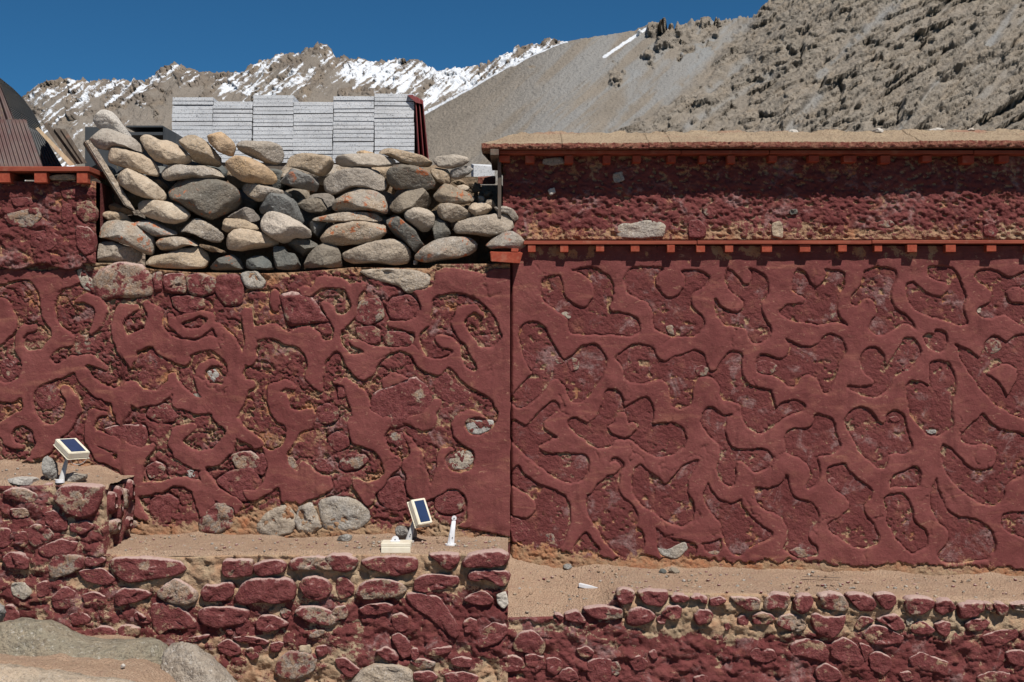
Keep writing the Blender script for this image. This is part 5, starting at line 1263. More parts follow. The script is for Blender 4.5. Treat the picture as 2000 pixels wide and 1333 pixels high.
dry = thing('dry_stone_wall', W(560, 520, 0.1), 'loose river boulders stacked dry on top of the left wall before the slabs', 'stone pile')
ZA = (160, 200, 3.92); ZB = (500, 240, 3.7037)
BL = [
 (ZA, 'pale', 0.17, "85,140 110,90 160,55 220,60 270,110 330,190 370,250 380,290 250,270 120,200", 0, None), (ZA, 'cream', 0.06, "45,280 60,225 110,195 200,195 300,225 400,275 465,340 470,385 380,360 260,345 180,375 110,350", 0, None),
 (ZA, 'cream', 0.06, "185,400 210,355 260,335 340,345 440,385 540,440 595,500 595,575 480,550 350,510 230,470 190,440", 0, None), (ZA, 'cream', 0.07, "440,280 470,245 530,250 600,290 680,295 760,340 840,410 845,450 800,475 640,475 560,450 500,380", 0, 'cream boulder with a broken notch at its right end'),
 (ZA, 'tan', 0.10, "740,300 800,260 870,250 940,285 1000,350 1070,420 1080,480 1050,505 920,475 850,450 830,400 780,350", 0, None), (ZA, 'gold', 0.08, "945,270 960,225 1020,212 1090,240 1170,310 1180,350 1160,410 1120,415 1050,380 980,320", 0, 'egg-shaped orange tan boulder in the top row'),
 (ZA, 'tan', 0.08, "1185,320 1230,290 1350,295 1460,300 1530,330 1555,400 1540,460 1490,480 1400,455 1290,415 1200,370", 0, None), (ZA, 'gold', 0.05, "1085,450 1120,410 1200,405 1300,430 1400,480 1480,550 1495,600 1460,630 1340,620 1230,610 1150,560 1100,500", 0, None),
 (ZA, 'grey', 0.05, "590,520 620,480 720,475 880,480 1040,500 1105,540 1100,575 1000,585 840,580 720,590 660,600 610,570", 0, None), (ZA, 'cream', 0.04, "222,540 250,490 310,482 400,520 500,580 600,650 655,710 655,750 590,750 480,730 360,680 260,610", 0, None),
 (ZA, 'dkl', 0.06, "660,680 700,610 780,580 900,580 1050,585 1140,620 1200,670 1235,780 1190,830 1080,870 1000,910 920,890 830,830 750,770 690,740", 0, 'large dark rock spotted with orange lichen'), (ZA, 'cream', 0.03, "405,770 440,745 560,745 680,760 780,800 835,860 800,905 720,935 620,925 500,880 430,830", 0, None),
 (ZA, 'grey', 0.06, "1205,650 1240,620 1330,620 1450,650 1560,680 1620,710 1560,740 1440,740 1350,760 1270,720", 0, None), (ZA, 'greyl', 0.05, "115,1030 140,930 180,890 260,890 400,920 500,960 540,1010 555,1110 540,1170 490,1170 400,1110 300,1070 200,1050", 0, 'grey rock with orange lichen near the left end of the pile'),
 (ZA, 'tan', 0.09, "140,860 180,830 260,830 330,850 375,900 370,930 300,925 200,900", 0, None), (ZA, 'greyl', 0.04, "385,915 430,895 520,905 640,950 730,990 735,1015 650,1030 540,1020 450,960", 0, None), (ZA, 'grey', 0.04, "720,975 780,930 850,885 920,890 1020,950 1095,1020 1060,1080 960,1060 860,1010", 1, None),
 (ZA, 'tan', 0.05, "1050,900 1090,880 1160,890 1260,905 1340,940 1360,975 1280,970 1180,970 1110,1000 1060,970", 0, None), (ZA, 'brown', 0.06, "1090,870 1190,830 1260,800 1310,820 1370,900 1300,920 1200,895", 1, None), (ZA, 'tan', 0.03, "75,1180 100,1110 160,1065 240,1060 330,1095 430,1110 480,1160 470,1210 420,1230 330,1215 200,1230 90,1240", 0, None),
 (ZA, 'greyl', 0.03, "568,1080 600,1045 700,1035 820,1030 910,1060 890,1090 780,1100 700,1130 610,1140", 0, None), (ZA, 'tan', 0.04, "485,1220 520,1180 640,1160 780,1120 890,1100 960,1150 980,1210 950,1270 820,1280 600,1270 490,1245", 0, None), (ZA, 'brown', 0.02, "890,1080 1000,1100 1110,1145 1100,1155 980,1140 900,1105", 1, None),
 (ZA, 'cream', 0.03, "1085,1080 1110,1020 1160,970 1260,965 1380,990 1490,1040 1530,1085 1450,1110 1360,1120 1220,1145 1110,1130", 0, None), (ZA, 'slatel', 0.03, "970,1270 1060,1190 1150,1160 1210,1200 1250,1270 1200,1282 1050,1285", 1, None), (ZA, 'slate', 0.03, "1255,1200 1330,1170 1410,1170 1450,1230 1475,1280 1350,1282 1260,1270", 1, None),
 (ZA, 'brown', 0.16, "520,590 600,590 660,640 640,690 560,640", 1, None), (ZA, 'brown', 0.10, "200,790 260,770 380,830 400,860 300,860 220,830", 1, None),
 (ZB, 'tan', 0.07, "205,260 230,225 330,220 450,230 540,240 570,290 560,340 520,380 450,385 380,350 260,320 210,310", 0, None), (ZB, 'cream', 0.05, "560,280 590,235 700,222 900,225 1000,245 1040,285 1000,315 850,320 700,325 600,315", 0, 'long flat cream boulder in the top row'), (ZB, 'tan', 0.10, "860,200 900,175 1000,185 1100,210 1220,240 1280,290 1270,325 1180,320 1060,295 1000,260 920,230", 0, None),
 (ZB, 'cream', 0.07, "1275,270 1320,240 1450,232 1530,245 1545,280 1500,310 1400,330 1320,320", 0, None), (ZB, 'tan', 0.05, "470,430 500,390 600,340 750,318 870,335 940,390 960,450 920,495 820,475 700,470 600,510 540,525 490,490", 0, None), (ZB, 'dkl', 0.06, "945,360 970,320 1060,298 1180,310 1260,360 1300,430 1295,470 1230,490 1100,485 1000,485 955,430", 0, 'dark grey boulder with a scarred face'),
 (ZB, 'tan', 0.09, "1260,340 1300,325 1380,340 1410,380 1410,430 1370,450 1310,420 1270,380", 0, None), (ZB, 'grey', 0.09, "1400,350 1440,330 1540,310 1575,330 1540,370 1460,405 1415,400", 0, None), (ZB, 'slatel', 0.05, "165,370 220,315 300,340 400,380 460,400 455,450 430,500 340,480 240,450 165,430", 1, None),
 (ZB, 'greyl', 0.04, "535,610 560,560 640,490 740,462 840,480 930,530 955,600 950,660 860,640 740,630 600,650 540,640", 0, None), (ZB, 'slate', 0.05, "955,610 1000,560 1060,510 1130,460 1190,450 1230,490 1290,560 1290,610 1200,615 1120,630 1040,660 980,640", 1, None), (ZB, 'dkl', 0.05, "1270,500 1300,440 1340,430 1420,450 1520,500 1600,540 1560,580 1440,590 1330,580 1290,550", 1, None),
 (ZB, 'slate', 0.05, "5,590 40,530 120,510 220,515 290,560 330,640 360,720 300,740 180,680 90,650 30,660", 1, 'rounded green grey slate rock'), (ZB, 'slate', 0.09, "290,565 380,545 480,540 530,600 500,650 380,650 320,610", 1, None), (ZB, 'pale', 0.02, "40,730 60,660 110,635 200,660 320,720 400,780 410,830 350,840 280,830 210,880 100,820 50,780", 0, 'nearly white blunt boulder'),
 (ZB, 'greyl', 0.03, "380,690 450,670 550,650 700,640 850,650 920,690 900,710 750,715 550,720 430,710", 0, None), (ZB, 'greyl', 0.04, "460,840 500,780 560,730 700,720 880,710 960,740 950,790 880,860 780,885 640,890 500,880", 0, None), (ZB, 'slate', 0.09, "370,720 450,705 520,720 500,760 450,840 410,800", 1, None),
 (ZB, 'slatel', 0.04, "930,700 950,650 990,645 1060,700 1160,780 1190,850 1225,890 1160,950 1120,900 1040,840 960,770", 1, None), (ZB, 'cream', 0.05, "1065,660 1080,625 1150,612 1250,620 1295,670 1290,740 1250,790 1200,795 1130,740 1080,700", 0, None), (ZB, 'tan', 0.04, "1305,640 1330,590 1400,582 1500,600 1570,670 1500,700 1420,720 1350,705 1320,670", 0, None),
 (ZB, 'cream', 0.04, "1530,630 1560,580 1630,570 1700,590 1715,630 1660,670 1590,680", 0, None), (ZB, 'slate', 0.05, "1280,760 1290,700 1320,690 1370,720 1415,800 1380,840 1290,855", 1, None), (ZB, 'tan', 0.02, "1420,770 1450,720 1560,680 1700,660 1820,645 1860,700 1870,760 1800,800 1700,825 1560,810 1440,800", 0, None),
 (ZB, 'greyl', 0.00, "1650,880 1700,820 1780,785 1860,780 1920,820 1965,880 1960,930 1890,925 1800,910 1700,915", 0, None), (ZB, 'greyl', 0.02, "1145,965 1200,900 1300,840 1420,820 1550,830 1615,880 1620,920 1540,960 1400,990 1220,1010 1150,990", 0, 'pointed grey boulder with an orange lichen patch'), (ZB, 'tan', 0.02, "620,940 700,910 820,870 980,840 1060,865 1120,920 1140,980 1110,1020 1000,1030 850,1015 700,1020 630,990", 0, None),
 (ZB, 'slatel', 0.06, "215,880 290,810 380,840 455,885 400,930 340,970 300,930", 1, None), (ZB, 'slate', 0.02, "340,1050 370,960 420,910 500,860 570,870 610,940 630,1045 560,1050 440,1050", 1, 'big angular slate block at the foot of the pile'), (ZB, 'slate', 0.03, "120,890 200,890 230,930 290,940 330,1060 230,1070 150,1060 130,980", 1, None),
 (ZB, 'cream', 0.10, "1440,460 1500,445 1545,465 1530,495 1470,490", 0, None), (ZB, 'cream', 0.10, "1600,525 1650,530 1660,570 1610,580", 0, None), (ZB, 'cream', 0.08, "1660,560 1710,555 1740,600 1720,620 1670,600", 0, None), (ZB, 'grey', 0.04, "1720,610 1800,600 1860,620 1910,690 1870,720 1820,660 1750,650", 0, None),
 (ZB, 'gold', 0.16, "720,205 780,195 850,215 860,240 730,240", 0, None), (ZB, 'pale', 0.03, "1140,995 1175,1000 1165,1030 1140,1025", 1, None), (ZB, 'brown', 0.22, "1540,420 1620,440 1640,490 1560,510 1520,470", 1, None), (ZB, 'brown', 0.22, "1640,500 1700,490 1720,530 1650,545", 0, None), (ZB, 'brown', 0.2, "1410,420 1480,410 1530,430 1450,450", 1, None),
]
for zz, k, yc, s, ang, lab in BL:
    boulder('boulder', P(s, *zz), yc + rnd.uniform(-0.008, 0.008), M[k], dry, angular=bool(ang), lab=lab)
# boulders of the hidden second row behind, seen only through the gaps
r2 = random.Random(3)
for i in range(46):
    bx = 205 + (i % 15) * 54 + r2.uniform(-12, 12); by = 345 + (i // 15) * 48 + r2.uniform(-8, 8)
    if by > 505 or (bx > 850 and by < 400): continue
    w = r2.uniform(30, 40); h = r2.uniform(24, 30)
    pts = [(bx + w * math.cos(a) * r2.uniform(0.85, 1.1), by + h * math.sin(a) * r2.uniform(0.85, 1.1)) for a in np.linspace(0, 2 * math.pi, 9)[:-1]]
    boulder('boulder', pts, 0.27, M[r2.choice(['tan', 'grey', 'slate', 'brown'])], dry, n=22)
hexa('leaning_slab', [W(165, 275, 0.05), W(178, 272, 0.05), W(265, 412, 0.0), W(244, 402, 0.0), W(160, 279, 0.28), W(173, 276, 0.28), W(262, 414, 0.24), W(240, 404, 0.24)], M['grey'], dry, 0.006)['label'] = 'long grey slab leaning against the left end of the pile'
bm = bmesh.new(); box_bm(bm, W(250, 0)[0], W(930, 0)[0], 0.33, 0.40, z_at(534), z_at(330), 0.0); bm_obj('rubble_core', bm, M['brown'], dry)

tb = hexa('wood_block', [W(957, 492, -0.09), W(1021, 494, -0.09), W(1015, 515, -0.09), W(959, 511, -0.09), W(957, 490, 0.02), W(1021, 492, 0.02), W(1015, 513, 0.02), W(959, 509, 0.02)], M['woodend'], None, 0.003)
tag(tb, 'short orange red timber offcut lying at the corner where the two tall walls meet', 'timber')
tb = hexa('wood_block', [W(999, 485, -0.06), W(1013, 486, -0.06), W(1012, 492, -0.06), W(998, 491.5, -0.06), W(999, 484, 0.0), W(1013, 485, 0.0), W(1012, 491, 0.0), W(998, 490, 0.0)], M['woodend'], None, 0.001)
tag(tb, 'tiny wooden chip wedged above the timber offcut at the wall corner', 'wood chip')

# ------------------------------------------------------------------ terrace behind, granite slab stacks
tz = EYE + 0.87
terr = box('terrace', -6, 8, 1.3, 9, 0.02, tz, M['ground']); tag(terr, kind='structure')
SY = 2.5; kS = (CD + SY) / FP
pz = EYE + (666 - 318) * kS
pl = thing('plinth', ((580 - 1000) * kS, SY, tz), 'low plinth of dark timbers under the granite slab stacks', 'plinth')
for i in range(6):
    box('timber', (335 - 1000) * kS + i * 82 * kS, (335 - 1000) * kS + i * 82 * kS + 0.24, SY + 0.01, SY + 0.3, tz, pz - 0.001, M['oldwood'], pl)
ORD = ['topmost', 'second', 'third', 'fourth', 'fifth', 'sixth', 'seventh', 'eighth', 'ninth', 'tenth', 'eleventh', 'twelfth', 'thirteenth', 'fourteenth', 'fifteenth', 'sixteenth', 'seventeenth', 'eighteenth', 'nineteenth', 'twentieth']
STN = ['leftmost', 'second from left', 'third from left', 'fourth from left', 'second from right', 'rightmost']
stacks = [(336.5, 415.8, 190), (416.8, 493.4, 198), (494, 572.5, 186), (573, 650, 199), (650.5, 729.5, 188), (730.5, 808, 183)]
r3 = random.Random(11)
for si, (xa, xb, top) in enumerate(stacks):
    nS = max(10, round((318 - top) / 7.9)); th = (318 - top) / nS
    drift = 0.0
    for j in range(nS):
        drift += r3.uniform(-0.6, 0.6)
        jx = drift + (6 - j) * 0.12 + r3.uniform(-0.4, 0.4)
        gap = r3.choice([0.0008, 0.0012, 0.002, 0.0035, 0.0055])
        ztop = EYE + (666 - top - j * th) * kS; zbot = ztop - th * kS + gap
        jy = r3.choice([0, 0.0, 0.001, -0.001, 0.004, -0.003]) + r3.uniform(-0.001, 0.001)
        tl = r3.uniform(-0.0012, 0.0012)
        x0 = (xa + jx - 1000) * kS; x1 = (xb + jx - 1000) * kS
        y0 = SY + jy; y1 = SY + 0.28 + jy
        if gap > 0.002: pass
        Pp = [(x0, y0, zbot - tl), (x1, y0, zbot + tl), (x1, y0, ztop + tl), (x0, y0, ztop - tl), (x0, y1, zbot - tl), (x1, y1, zbot + tl), (x1, y1, ztop + tl), (x0, y1, ztop - tl)]
        o = hexa('granite_slab', Pp, M['slab'], None, 0.0012)
        tag(o, f'speckled grey sawn granite slab, {ORD[j]} of the {STN[si]} slab stack' if j else f'speckled grey sawn granite slab lying on top of the {STN[si]} slab stack', 'stone slab', 'sawn granite slabs stacked behind the boulders')


def corrugated(name, A, B, C_, D_, ribs, amp, mat, parent=None, nv=10, th=0.0012):
    """sheet with ribs running from edge A-B to edge D-C; A,B,C,D world corners"""
    A, B, C_, D_ = map(np.array, (A, B, C_, D_))
    nu = ribs * 8 + 1
    s = np.linspace(0, 1, nu)[None, :, None]; t = np.linspace(0, 1, nv)[:, None, None]
    Pm = (A * (1 - s) + B * s) * (1 - t) + (D_ * (1 - s) + C_ * s) * t
    n = np.cross(B - A, D_ - A); n = n / np.linalg.norm(n)
    if n[1] > 0: n = -n
    wv = amp * np.sin(s[..., 0] * ribs * 2 * math.pi)
    Pf = Pm + n * (np.repeat(wv, nv, 0))[..., None]
    Pb = Pf - n * th
    V = np.concatenate([Pf.reshape(-1, 3), Pb.reshape(-1, 3)])
    F = grid_faces(nv, nu); N = nu * nv
    G = [F, F[:, ::-1] + N]
    def strip(idx):
        idx = np.array(idx); return np.stack([idx[:-1], idx[1:], idx[1:] + N, idx[:-1] + N], -1)
    G += [strip(np.arange(nu)), strip(np.arange(nu) + (nv - 1) * nu), strip(np.arange(nv) * nu), strip(np.arange(nv) * nu + nu - 1)]
    me = mesh_from(name, V, np.concatenate(G))
    return link(name, me, mat, parent)


# red sheets leaning on the right end of the stacks
for i, (x, lab) in enumerate(((811, 'dusty red metal sheet leaning nearest the right end of the slab stacks'), (815, 'dusty red metal sheet second from the slab stacks, bent at its top'), (819, 'outermost dusty red metal sheet leaning by the slab stacks'))):
    o = corrugated('metal_sheet', W(x - 2, 186 + i * 3, SY + 0.28), W(x + i * 3, 190 + i * 3, SY - 0.02), W(x + 8 + i * 5, 318, SY - 0.04), W(x + 2 + i * 3, 318, SY + 0.26), 6, 0.005, M['redsheet'])
    tag(o, lab, 'metal sheet', 'red metal sheets beside the slab stacks')
o = hexa('metal_ridge_cap', [W(796, 186, SY - 0.03), W(806, 185, SY - 0.03), W(824, 203, SY - 0.03), W(812, 200, SY - 0.03), W(796, 185, SY + 0.2), W(806, 183.5, SY + 0.2), W(824, 202, SY + 0.2), W(812, 199, SY + 0.2)], M['redsheet'])
tag(o, 'small folded red metal cap on the top right corner of the slab stacks', 'metal cap')

# dark steel trough behind the boulders
tr = thing('steel_frame', W(292, 300, 1.6), 'dark steel channel frame standing behind the boulders left of the slab stacks', 'steel frame')
ys = 1.75
def wx(px, y): return (px - 1000) * (CD + y) / FP
def wz(py, y): return EYE + (666 - py) * (CD + y) / FP
box('top_flange', wx(246, ys), wx(318, ys), ys, ys + 0.42, wz(248.5, ys), wz(245, ys), M['darkmetal'], tr, 0.001)
box('middle_flange', wx(246, ys), wx(318, ys), ys, ys + 0.42, wz(264, ys), wz(258, ys), M['darkmetal'], tr, 0.001)
box('web', wx(246, ys), wx(318, ys), ys + 0.2, ys + 0.23, wz(340, ys), wz(249, ys), M['darkmetal'], tr)
hexa('side_plate', [(wx(318, ys) + .002, ys, wz(246, ys)), (wx(336, ys), ys + 0.10, wz(255, ys)), (wx(336, ys), ys + 0.10, wz(340, ys)), (wx(318, ys) + .002, ys, wz(340, ys)),
                    (wx(318, ys) + .002, ys + 0.42, wz(246, ys)), (wx(336, ys), ys + 0.42, wz(255, ys)), (wx(336, ys), ys + 0.42, wz(340, ys)), (wx(318, ys) + .002, ys + 0.42, wz(340, ys))], M['darkmetal'], tr)
box('back_box', wx(175, 2.3), wx(246, 2.3), 2.2, 2.6, tz, wz(248, 2.2), M['darkmetal'], tr)

# corrugated sheets and boards on the far left
o = corrugated('corrugated_sheet', W(-60, 233, 0.02), W(51, 233, 0.02), W(84, 327, -0.06), W(-40, 327, -0.06), 15, 0.0045, M['corr_red']); tag(o, 'faded maroon corrugated sheet standing upright on the left wooden plank', 'metal sheet')
o = corrugated('corrugated_sheet', W(-70, 118, 0.16), W(-2, 160, 0.16), W(34, 248, 0.14), W(-60, 300, 0.14), 7, 0.008, M['corr_red']); tag(o, 'tall faded maroon corrugated sheet behind the upright one at the left edge of the picture', 'metal sheet')
# bent grey sheet bundle: horizontal-looking fine ribs following an arched edge
arch = [(-40, 128), (0, 152), (25, 172), (45, 192), (62, 215), (78, 242), (84, 262), (100, 290), (118, 322)]
nu = 90 * 6 + 1; aa = np.array(arch, float); s = np.concatenate([[0], np.cumsum(np.hypot(*np.diff(aa, axis=0).T))]); q = np.linspace(0, s[-1], nu)
ex_ = np.interp(q, s, aa[:, 0]); ey_ = np.interp(q, s, aa[:, 1])
rows = []
for t_ in np.linspace(0, 1, 12):
    yv = 0.42 - 0.1 * t_
    k = (CD + yv) / FP
    X = (ex_ - t_ * 120 - 1000) * k; Z = EYE + (666 - (ey_ - t_ * 70)) * k
    rows.append(np.stack([X, np.full(nu, yv) - 0.006 * np.sin(q / s[-1] * 62 * 2 * math.pi) - 0.25 * (q / s[-1]) * t_ * 0, Z], -1))
Vf = np.stack(rows); Vb = Vf + np.array([0, 0.0015, 0])
Fq = grid_faces(12, nu)
me = mesh_from('m', np.concatenate([Vf.reshape(-1, 3), Vb.reshape(-1, 3)]), np.concatenate([Fq[:, ::-1], Fq + 12 * nu]))
o = link('corrugated_sheet', me, M['corr_grey']); tag(o, 'bent dark grey corrugated sheet with fine ribs arching up at the far left', 'metal sheet')
o = corrugated('corrugated_sheet', W(30, 235, 0.28), W(84, 262, 0.28), W(122, 326, 0.24), W(40, 326, 0.24), 13, 0.004, M['corr_grey']); tag(o, 'dark grey corrugated sheet half hidden behind the pale board', 'metal sheet')


def board(p0, p1, p2, p3, y, th, mat, lab):
    o = hexa('board', [W(*p0, y), W(*p1, y), W(*p2, y - 0.03), W(*p3, y - 0.03), W(*p0, y + th), W(*p1, y + th), W(*p2, y - 0.03 + th), W(*p3, y - 0.03 + th)], mat, None, 0.001)
    tag(o, lab, 'board', 'boards leaning beside the corrugated sheets')


board((69, 251), (75, 248), (146, 322), (135, 324), 0.02, 0.12, M['newwood'], 'pale new wooden board leaning in front of the grey boards')
board((84, 242), (91, 239), (150, 321), (141, 323), 0.10, 0.10, M['oldwood'], 'grey weathered board leaning just behind the pale board')
board((92, 240), (104, 250), (158, 320), (150, 321), 0.13, 0.10, M['oldwood'], 'middle one of the grey weathered boards leaning left of the boulders')
board((105, 251), (117, 250), (163, 319), (157, 321), 0.11, 0.10, M['oldwood'], 'grey weathered board third from the pale one')
board((118, 252), (127, 251), (170, 318), (163, 320), 0.10, 0.09, M['oldwood'], 'rightmost grey weathered board next to the leaning rock slab')

# things right of the boulder pile, behind it
o = hexa('paving_slab', [W(925, 322, 0.9), W(966, 326, 0.9), W(966, 349, 0.9), W(925, 352, 0.9), W(920, 320, 1.3), W(966, 322, 1.3), W(966, 345, 1.3), W(920, 348, 1.3)], M['slab']); tag(o, 'grey slab standing on edge in the gap between the boulder pile and the right wall', 'stone slab')
o = hexa('mud_brick', [W(932, 348, 0.5), W(968, 346, 0.5), W(968, 360, 0.5), W(932, 360, 0.5), W(932, 345, 0.8), W(968, 343, 0.8), W(968, 357, 0.8), W(932, 357, 0.8)], M['coping'], None, 0.004)
attr(o.data, 'expose', [0.3] * len(o.data.vertices)); tag(o, 'rough reddish mud brick in the gap beside the right wall corner', 'brick')
bm = bmesh.new(); box_bm(bm, wx(905, 0.6), wx(984, 0.6), 0.5, 1.3, 0.1, wz(361, 0.5), 0.01)
o = bm_obj('low_wall', bm, M['brown']); tag(o, 'dark low wall in the shaded gap between the boulder pile and the right wall', 'wall')

# ------------------------------------------------------------------ small stones on the coping


def rest(fn, px, py, ya=-0.49, yb=-0.02):
    """depth at which the ledge surface passes behind photo point px, py"""
    best = None
    for i in range(200):
        y = ya + (yb - ya) * i / 199
        x = (px - 1000) * (CD + y) / FP
        e = abs(EYE + (666 - py) * (CD + y) / FP - float(fn(x, y)))
        if best is None or e < best[0]: best = (e, y)
    return best[1]


def small_rock(name, pts, yc, mat, lab, cat='stone', T=None, angular=True, group=None):
    if callable(yc):
        a = np.array(pts); yc = rest(yc, a[:, 0].mean(), a[:, 1].max() - 1.5) + (T or 0.03) * 0.5
    o = boulder(name, pts, yc, mat, None, n=26, T=T, angular=angular)
    tag(o, lab, cat, group)
    return o


for s, k, lab in (("1537,262 1543,253 1556,253 1562,262 1558,268 1542,267", 'pale', 'small pinkish white stone, leftmost of the stones on the right wall coping'),
                  ("1703,255 1715,251 1728,254 1722,259 1706,259", 'pale', 'flat whitish stone on the coping between the pink stone and the long one'),
                  ("1812,254 1830,249 1850,252 1848,258 1816,258", 'pale', 'long flat whitish stone on the right wall coping'),
                  ("1889,254 1895,249 1904,250 1907,256 1892,257", 'pale', 'small round white stone just left of the blue grey one on the coping'),
                  ("1918,255 1928,249 1936,245 1948,251 1951,257 1924,258", 'slate', 'pointed blue grey stone on the right end of the coping')):
    small_rock('stone', P(s, 0, 0, 1), 0.21, M[k], lab, T=0.02)

# ------------------------------------------------------------------ solar lamps


def lamp_box(root, A, u, v, n, th):
    """lamp head: open corner A, edges u (width) and v (length), n outward normal, thickness th"""
    A, u, v, n = map(Vector, (A, u, v, n)); n.normalize()
    lu, lv = u.length, v.length; uu, vv = u.normalized(), v.normalized()
    def fr(a, b, c): return A + uu * a + vv * b + n * c
    def slab(name, a0, a1, b0, b1, c0, c1, mat, bev=0.0, par=root):
        pts = [fr(a0, b0, c1), fr(a1, b0, c1), fr(a1, b1, c1), fr(a0, b1, c1), fr(a0, b0, c0), fr(a1, b0, c0), fr(a1, b1, c0), fr(a0, b1, c0)]
        return hexa(name, pts, mat, par, bev)
    slab('lamp_housing', 0, lu, 0, lv, -th, 0, M['cream_pl'], 0.003)
    slab('back_rim', -0.003, lu + 0.003, -0.003, lv + 0.003, -th - 0.004, -th - 0.0005, M['cream_pl'], 0.001)
    p = slab('solar_panel', lu * .16, lu * .84, lv * .08, lv * .92, 0.0005, 0.0018, M['cell'])
    for half in (0, 1):
        b0 = lv * (0.10 + 0.41 * half); b1 = b0 + lv * 0.39
        if half: b1 = lv * 0.90
        for k in range(1, 6):
            a = lu * (0.16 + 0.68 * k / 6)
            slab('cell_line', a - 0.0009, a + 0.0009, b0, b1, 0.0019, 0.0023, M['busbar'], 0, p)
        for k in (1, 2):
            b = b0 + (b1 - b0) * k / 3
            slab('cell_line', lu * .16, lu * .84, b - 0.0007, b + 0.0007, 0.0024, 0.0027, M['busbar'], 0, p)
    slab('cell_line', lu * .15, lu * .85, lv * 0.5 - 0.0018, lv * 0.5 + 0.0018, 0.0028, 0.0033, M['busbar'], 0, p)
    return fr


def post_mesh(name, p0, p1, r0, r1, mat, root, flat=0.6, n=14):
    """tapered post from foot p0 to head p1"""
    p0, p1 = Vector(p0), Vector(p1); bm = bmesh.new(); rings = []
    for t_, r in ((0, r0), (0.05, r0), (0.5, (r0 + r1) / 2), (1, r1)):
        c = p0.lerp(p1, t_); rings.append([bm.verts.new(c + Vector((r * math.cos(a), r * flat * math.sin(a), 0))) for a in [2 * math.pi * i / n for i in range(n)]])
    for a, b in zip(rings[:-1], rings[1:]):
        for i in range(n): bm.faces.new([a[i], a[(i + 1) % n], b[(i + 1) % n], b[i]])
    bm.faces.new(rings[0][::-1]); bm.faces.new(rings[-1])
    return bm_obj(name, bm, mat, root, True)


def disc(name, c, r, th, axis, mat, root, n=18, sx=1.0):
    bm = bmesh.new(); c = Vector(c); ax = Vector(axis).normalized()
    q = ax.to_track_quat('Z', 'Y')
    A = []; B = []
    for i in range(n):
        a = 2 * math.pi * i / n
        v = q @ Vector((r * sx * math.cos(a), r * math.sin(a), 0))
        A.append(bm.verts.new(c + v - ax * th / 2)); B.append(bm.verts.new(c + v + ax * th / 2))
    for i in range(n): bm.faces.new([A[i], A[(i + 1) % n], B[(i + 1) % n], B[i]])
    bm.faces.new(A[::-1]); bm.faces.new(B)
    return bm_obj(name, bm, mat, root, False)


# left lamp
yl = rest(L1, 117, 942)
zl = float(L1(W(118, 0, yl)[0], yl))
kl = (CD + yl) / FP
foot = Vector((W(117, 0, yl)[0], yl, wz(942, yl)))
root = thing('solar_lamp', foot, 'cream solar lamp with its panel tipped skyward on the upper left ledge', 'solar lamp', 'small solar lamps on the ledges')
A0 = Vector(W(108, 857, yl + 0.03))
u_ = Vector((0.074, 0.075, 0.0)); v_ = Vector((0.091, -0.09, -0.059)); n_ = Vector((0.31, -0.307, 0.90))
fr = lamp_box(root, A0, u_, v_, n_, 0.030)
head = fr(u_.length * 0.45, v_.length * 0.42, -0.036)
post_mesh('post', foot + Vector((0.004, 0.0, 0.0)), head, 0.014, 0.0075, M['grey_pl'], root)
disc('foot', foot + Vector((0, 0, 0.006)), 0.021, 0.014, (0, 0, 1), M['white_pl'], root)
post_mesh('bracket', head + Vector((0.02, -0.005, -0.002)), head + Vector((0.05, -0.012, 0.004)), 0.009, 0.009, M['cream_pl'], root)
cu = bpy.data.curves.new('cable', 'CURVE'); cu.dimensions = '3D'; cu.bevel_depth = 0.0016
sp_ = cu.splines.new('BEZIER'); cpts = [W(139, 892, yl - 0.03), W(140, 903, yl - 0.02), W(150, 907, yl - 0.02), W(163, 903, yl - 0.03), W(172, 893, yl - 0.04)]
sp_.bezier_points.add(len(cpts) - 1)
for b_, c_ in zip(sp_.bezier_points, cpts): b_.co = c_; b_.handle_left_type = b_.handle_right_type = 'AUTO'
tmp = bpy.data.objects.new('tmp', cu); COL.objects.link(tmp)
dg = bpy.context.evaluated_depsgraph_get(); cm = bpy.data.meshes.new_from_object(tmp.evaluated_get(dg)); bpy.data.objects.remove(tmp)
link('cable', cm, M['grey_pl'], root)
# middle lamp
ym = rest(L2, 797, 1058)
foot = Vector((W(797, 0, ym)[0], ym, wz(1058, ym)))
root = thing('solar_lamp', foot, 'cream solar lamp with its blue panel facing the viewer on the middle ledge', 'solar lamp', 'small solar lamps on the ledges')
A0 = Vector(W(803, 976, ym))
u_ = Vector((0.062, 0.060, 0.004)); v_ = Vector((0.041, -0.052, -0.112)); n_ = u_.cross(v_)
if n_.y > 0: n_ = -n_
fr = lamp_box(root, A0, u_, v_, n_, 0.030)
head = fr(u_.length * 0.35, v_.length * 0.52, -0.036)
post_mesh('post', foot, head, 0.016, 0.0075, M['grey_pl'], root)
disc('screw', foot + Vector((0.012, -0.011, 0.036)), 0.0028, 0.004, (0, 1, 0), M['screw'], root)
disc('foot', foot + Vector((0.002, 0, 0.002)), 0.022, 0.008, (0, 0, 1), M['grey_pl'], root, sx=1.2)
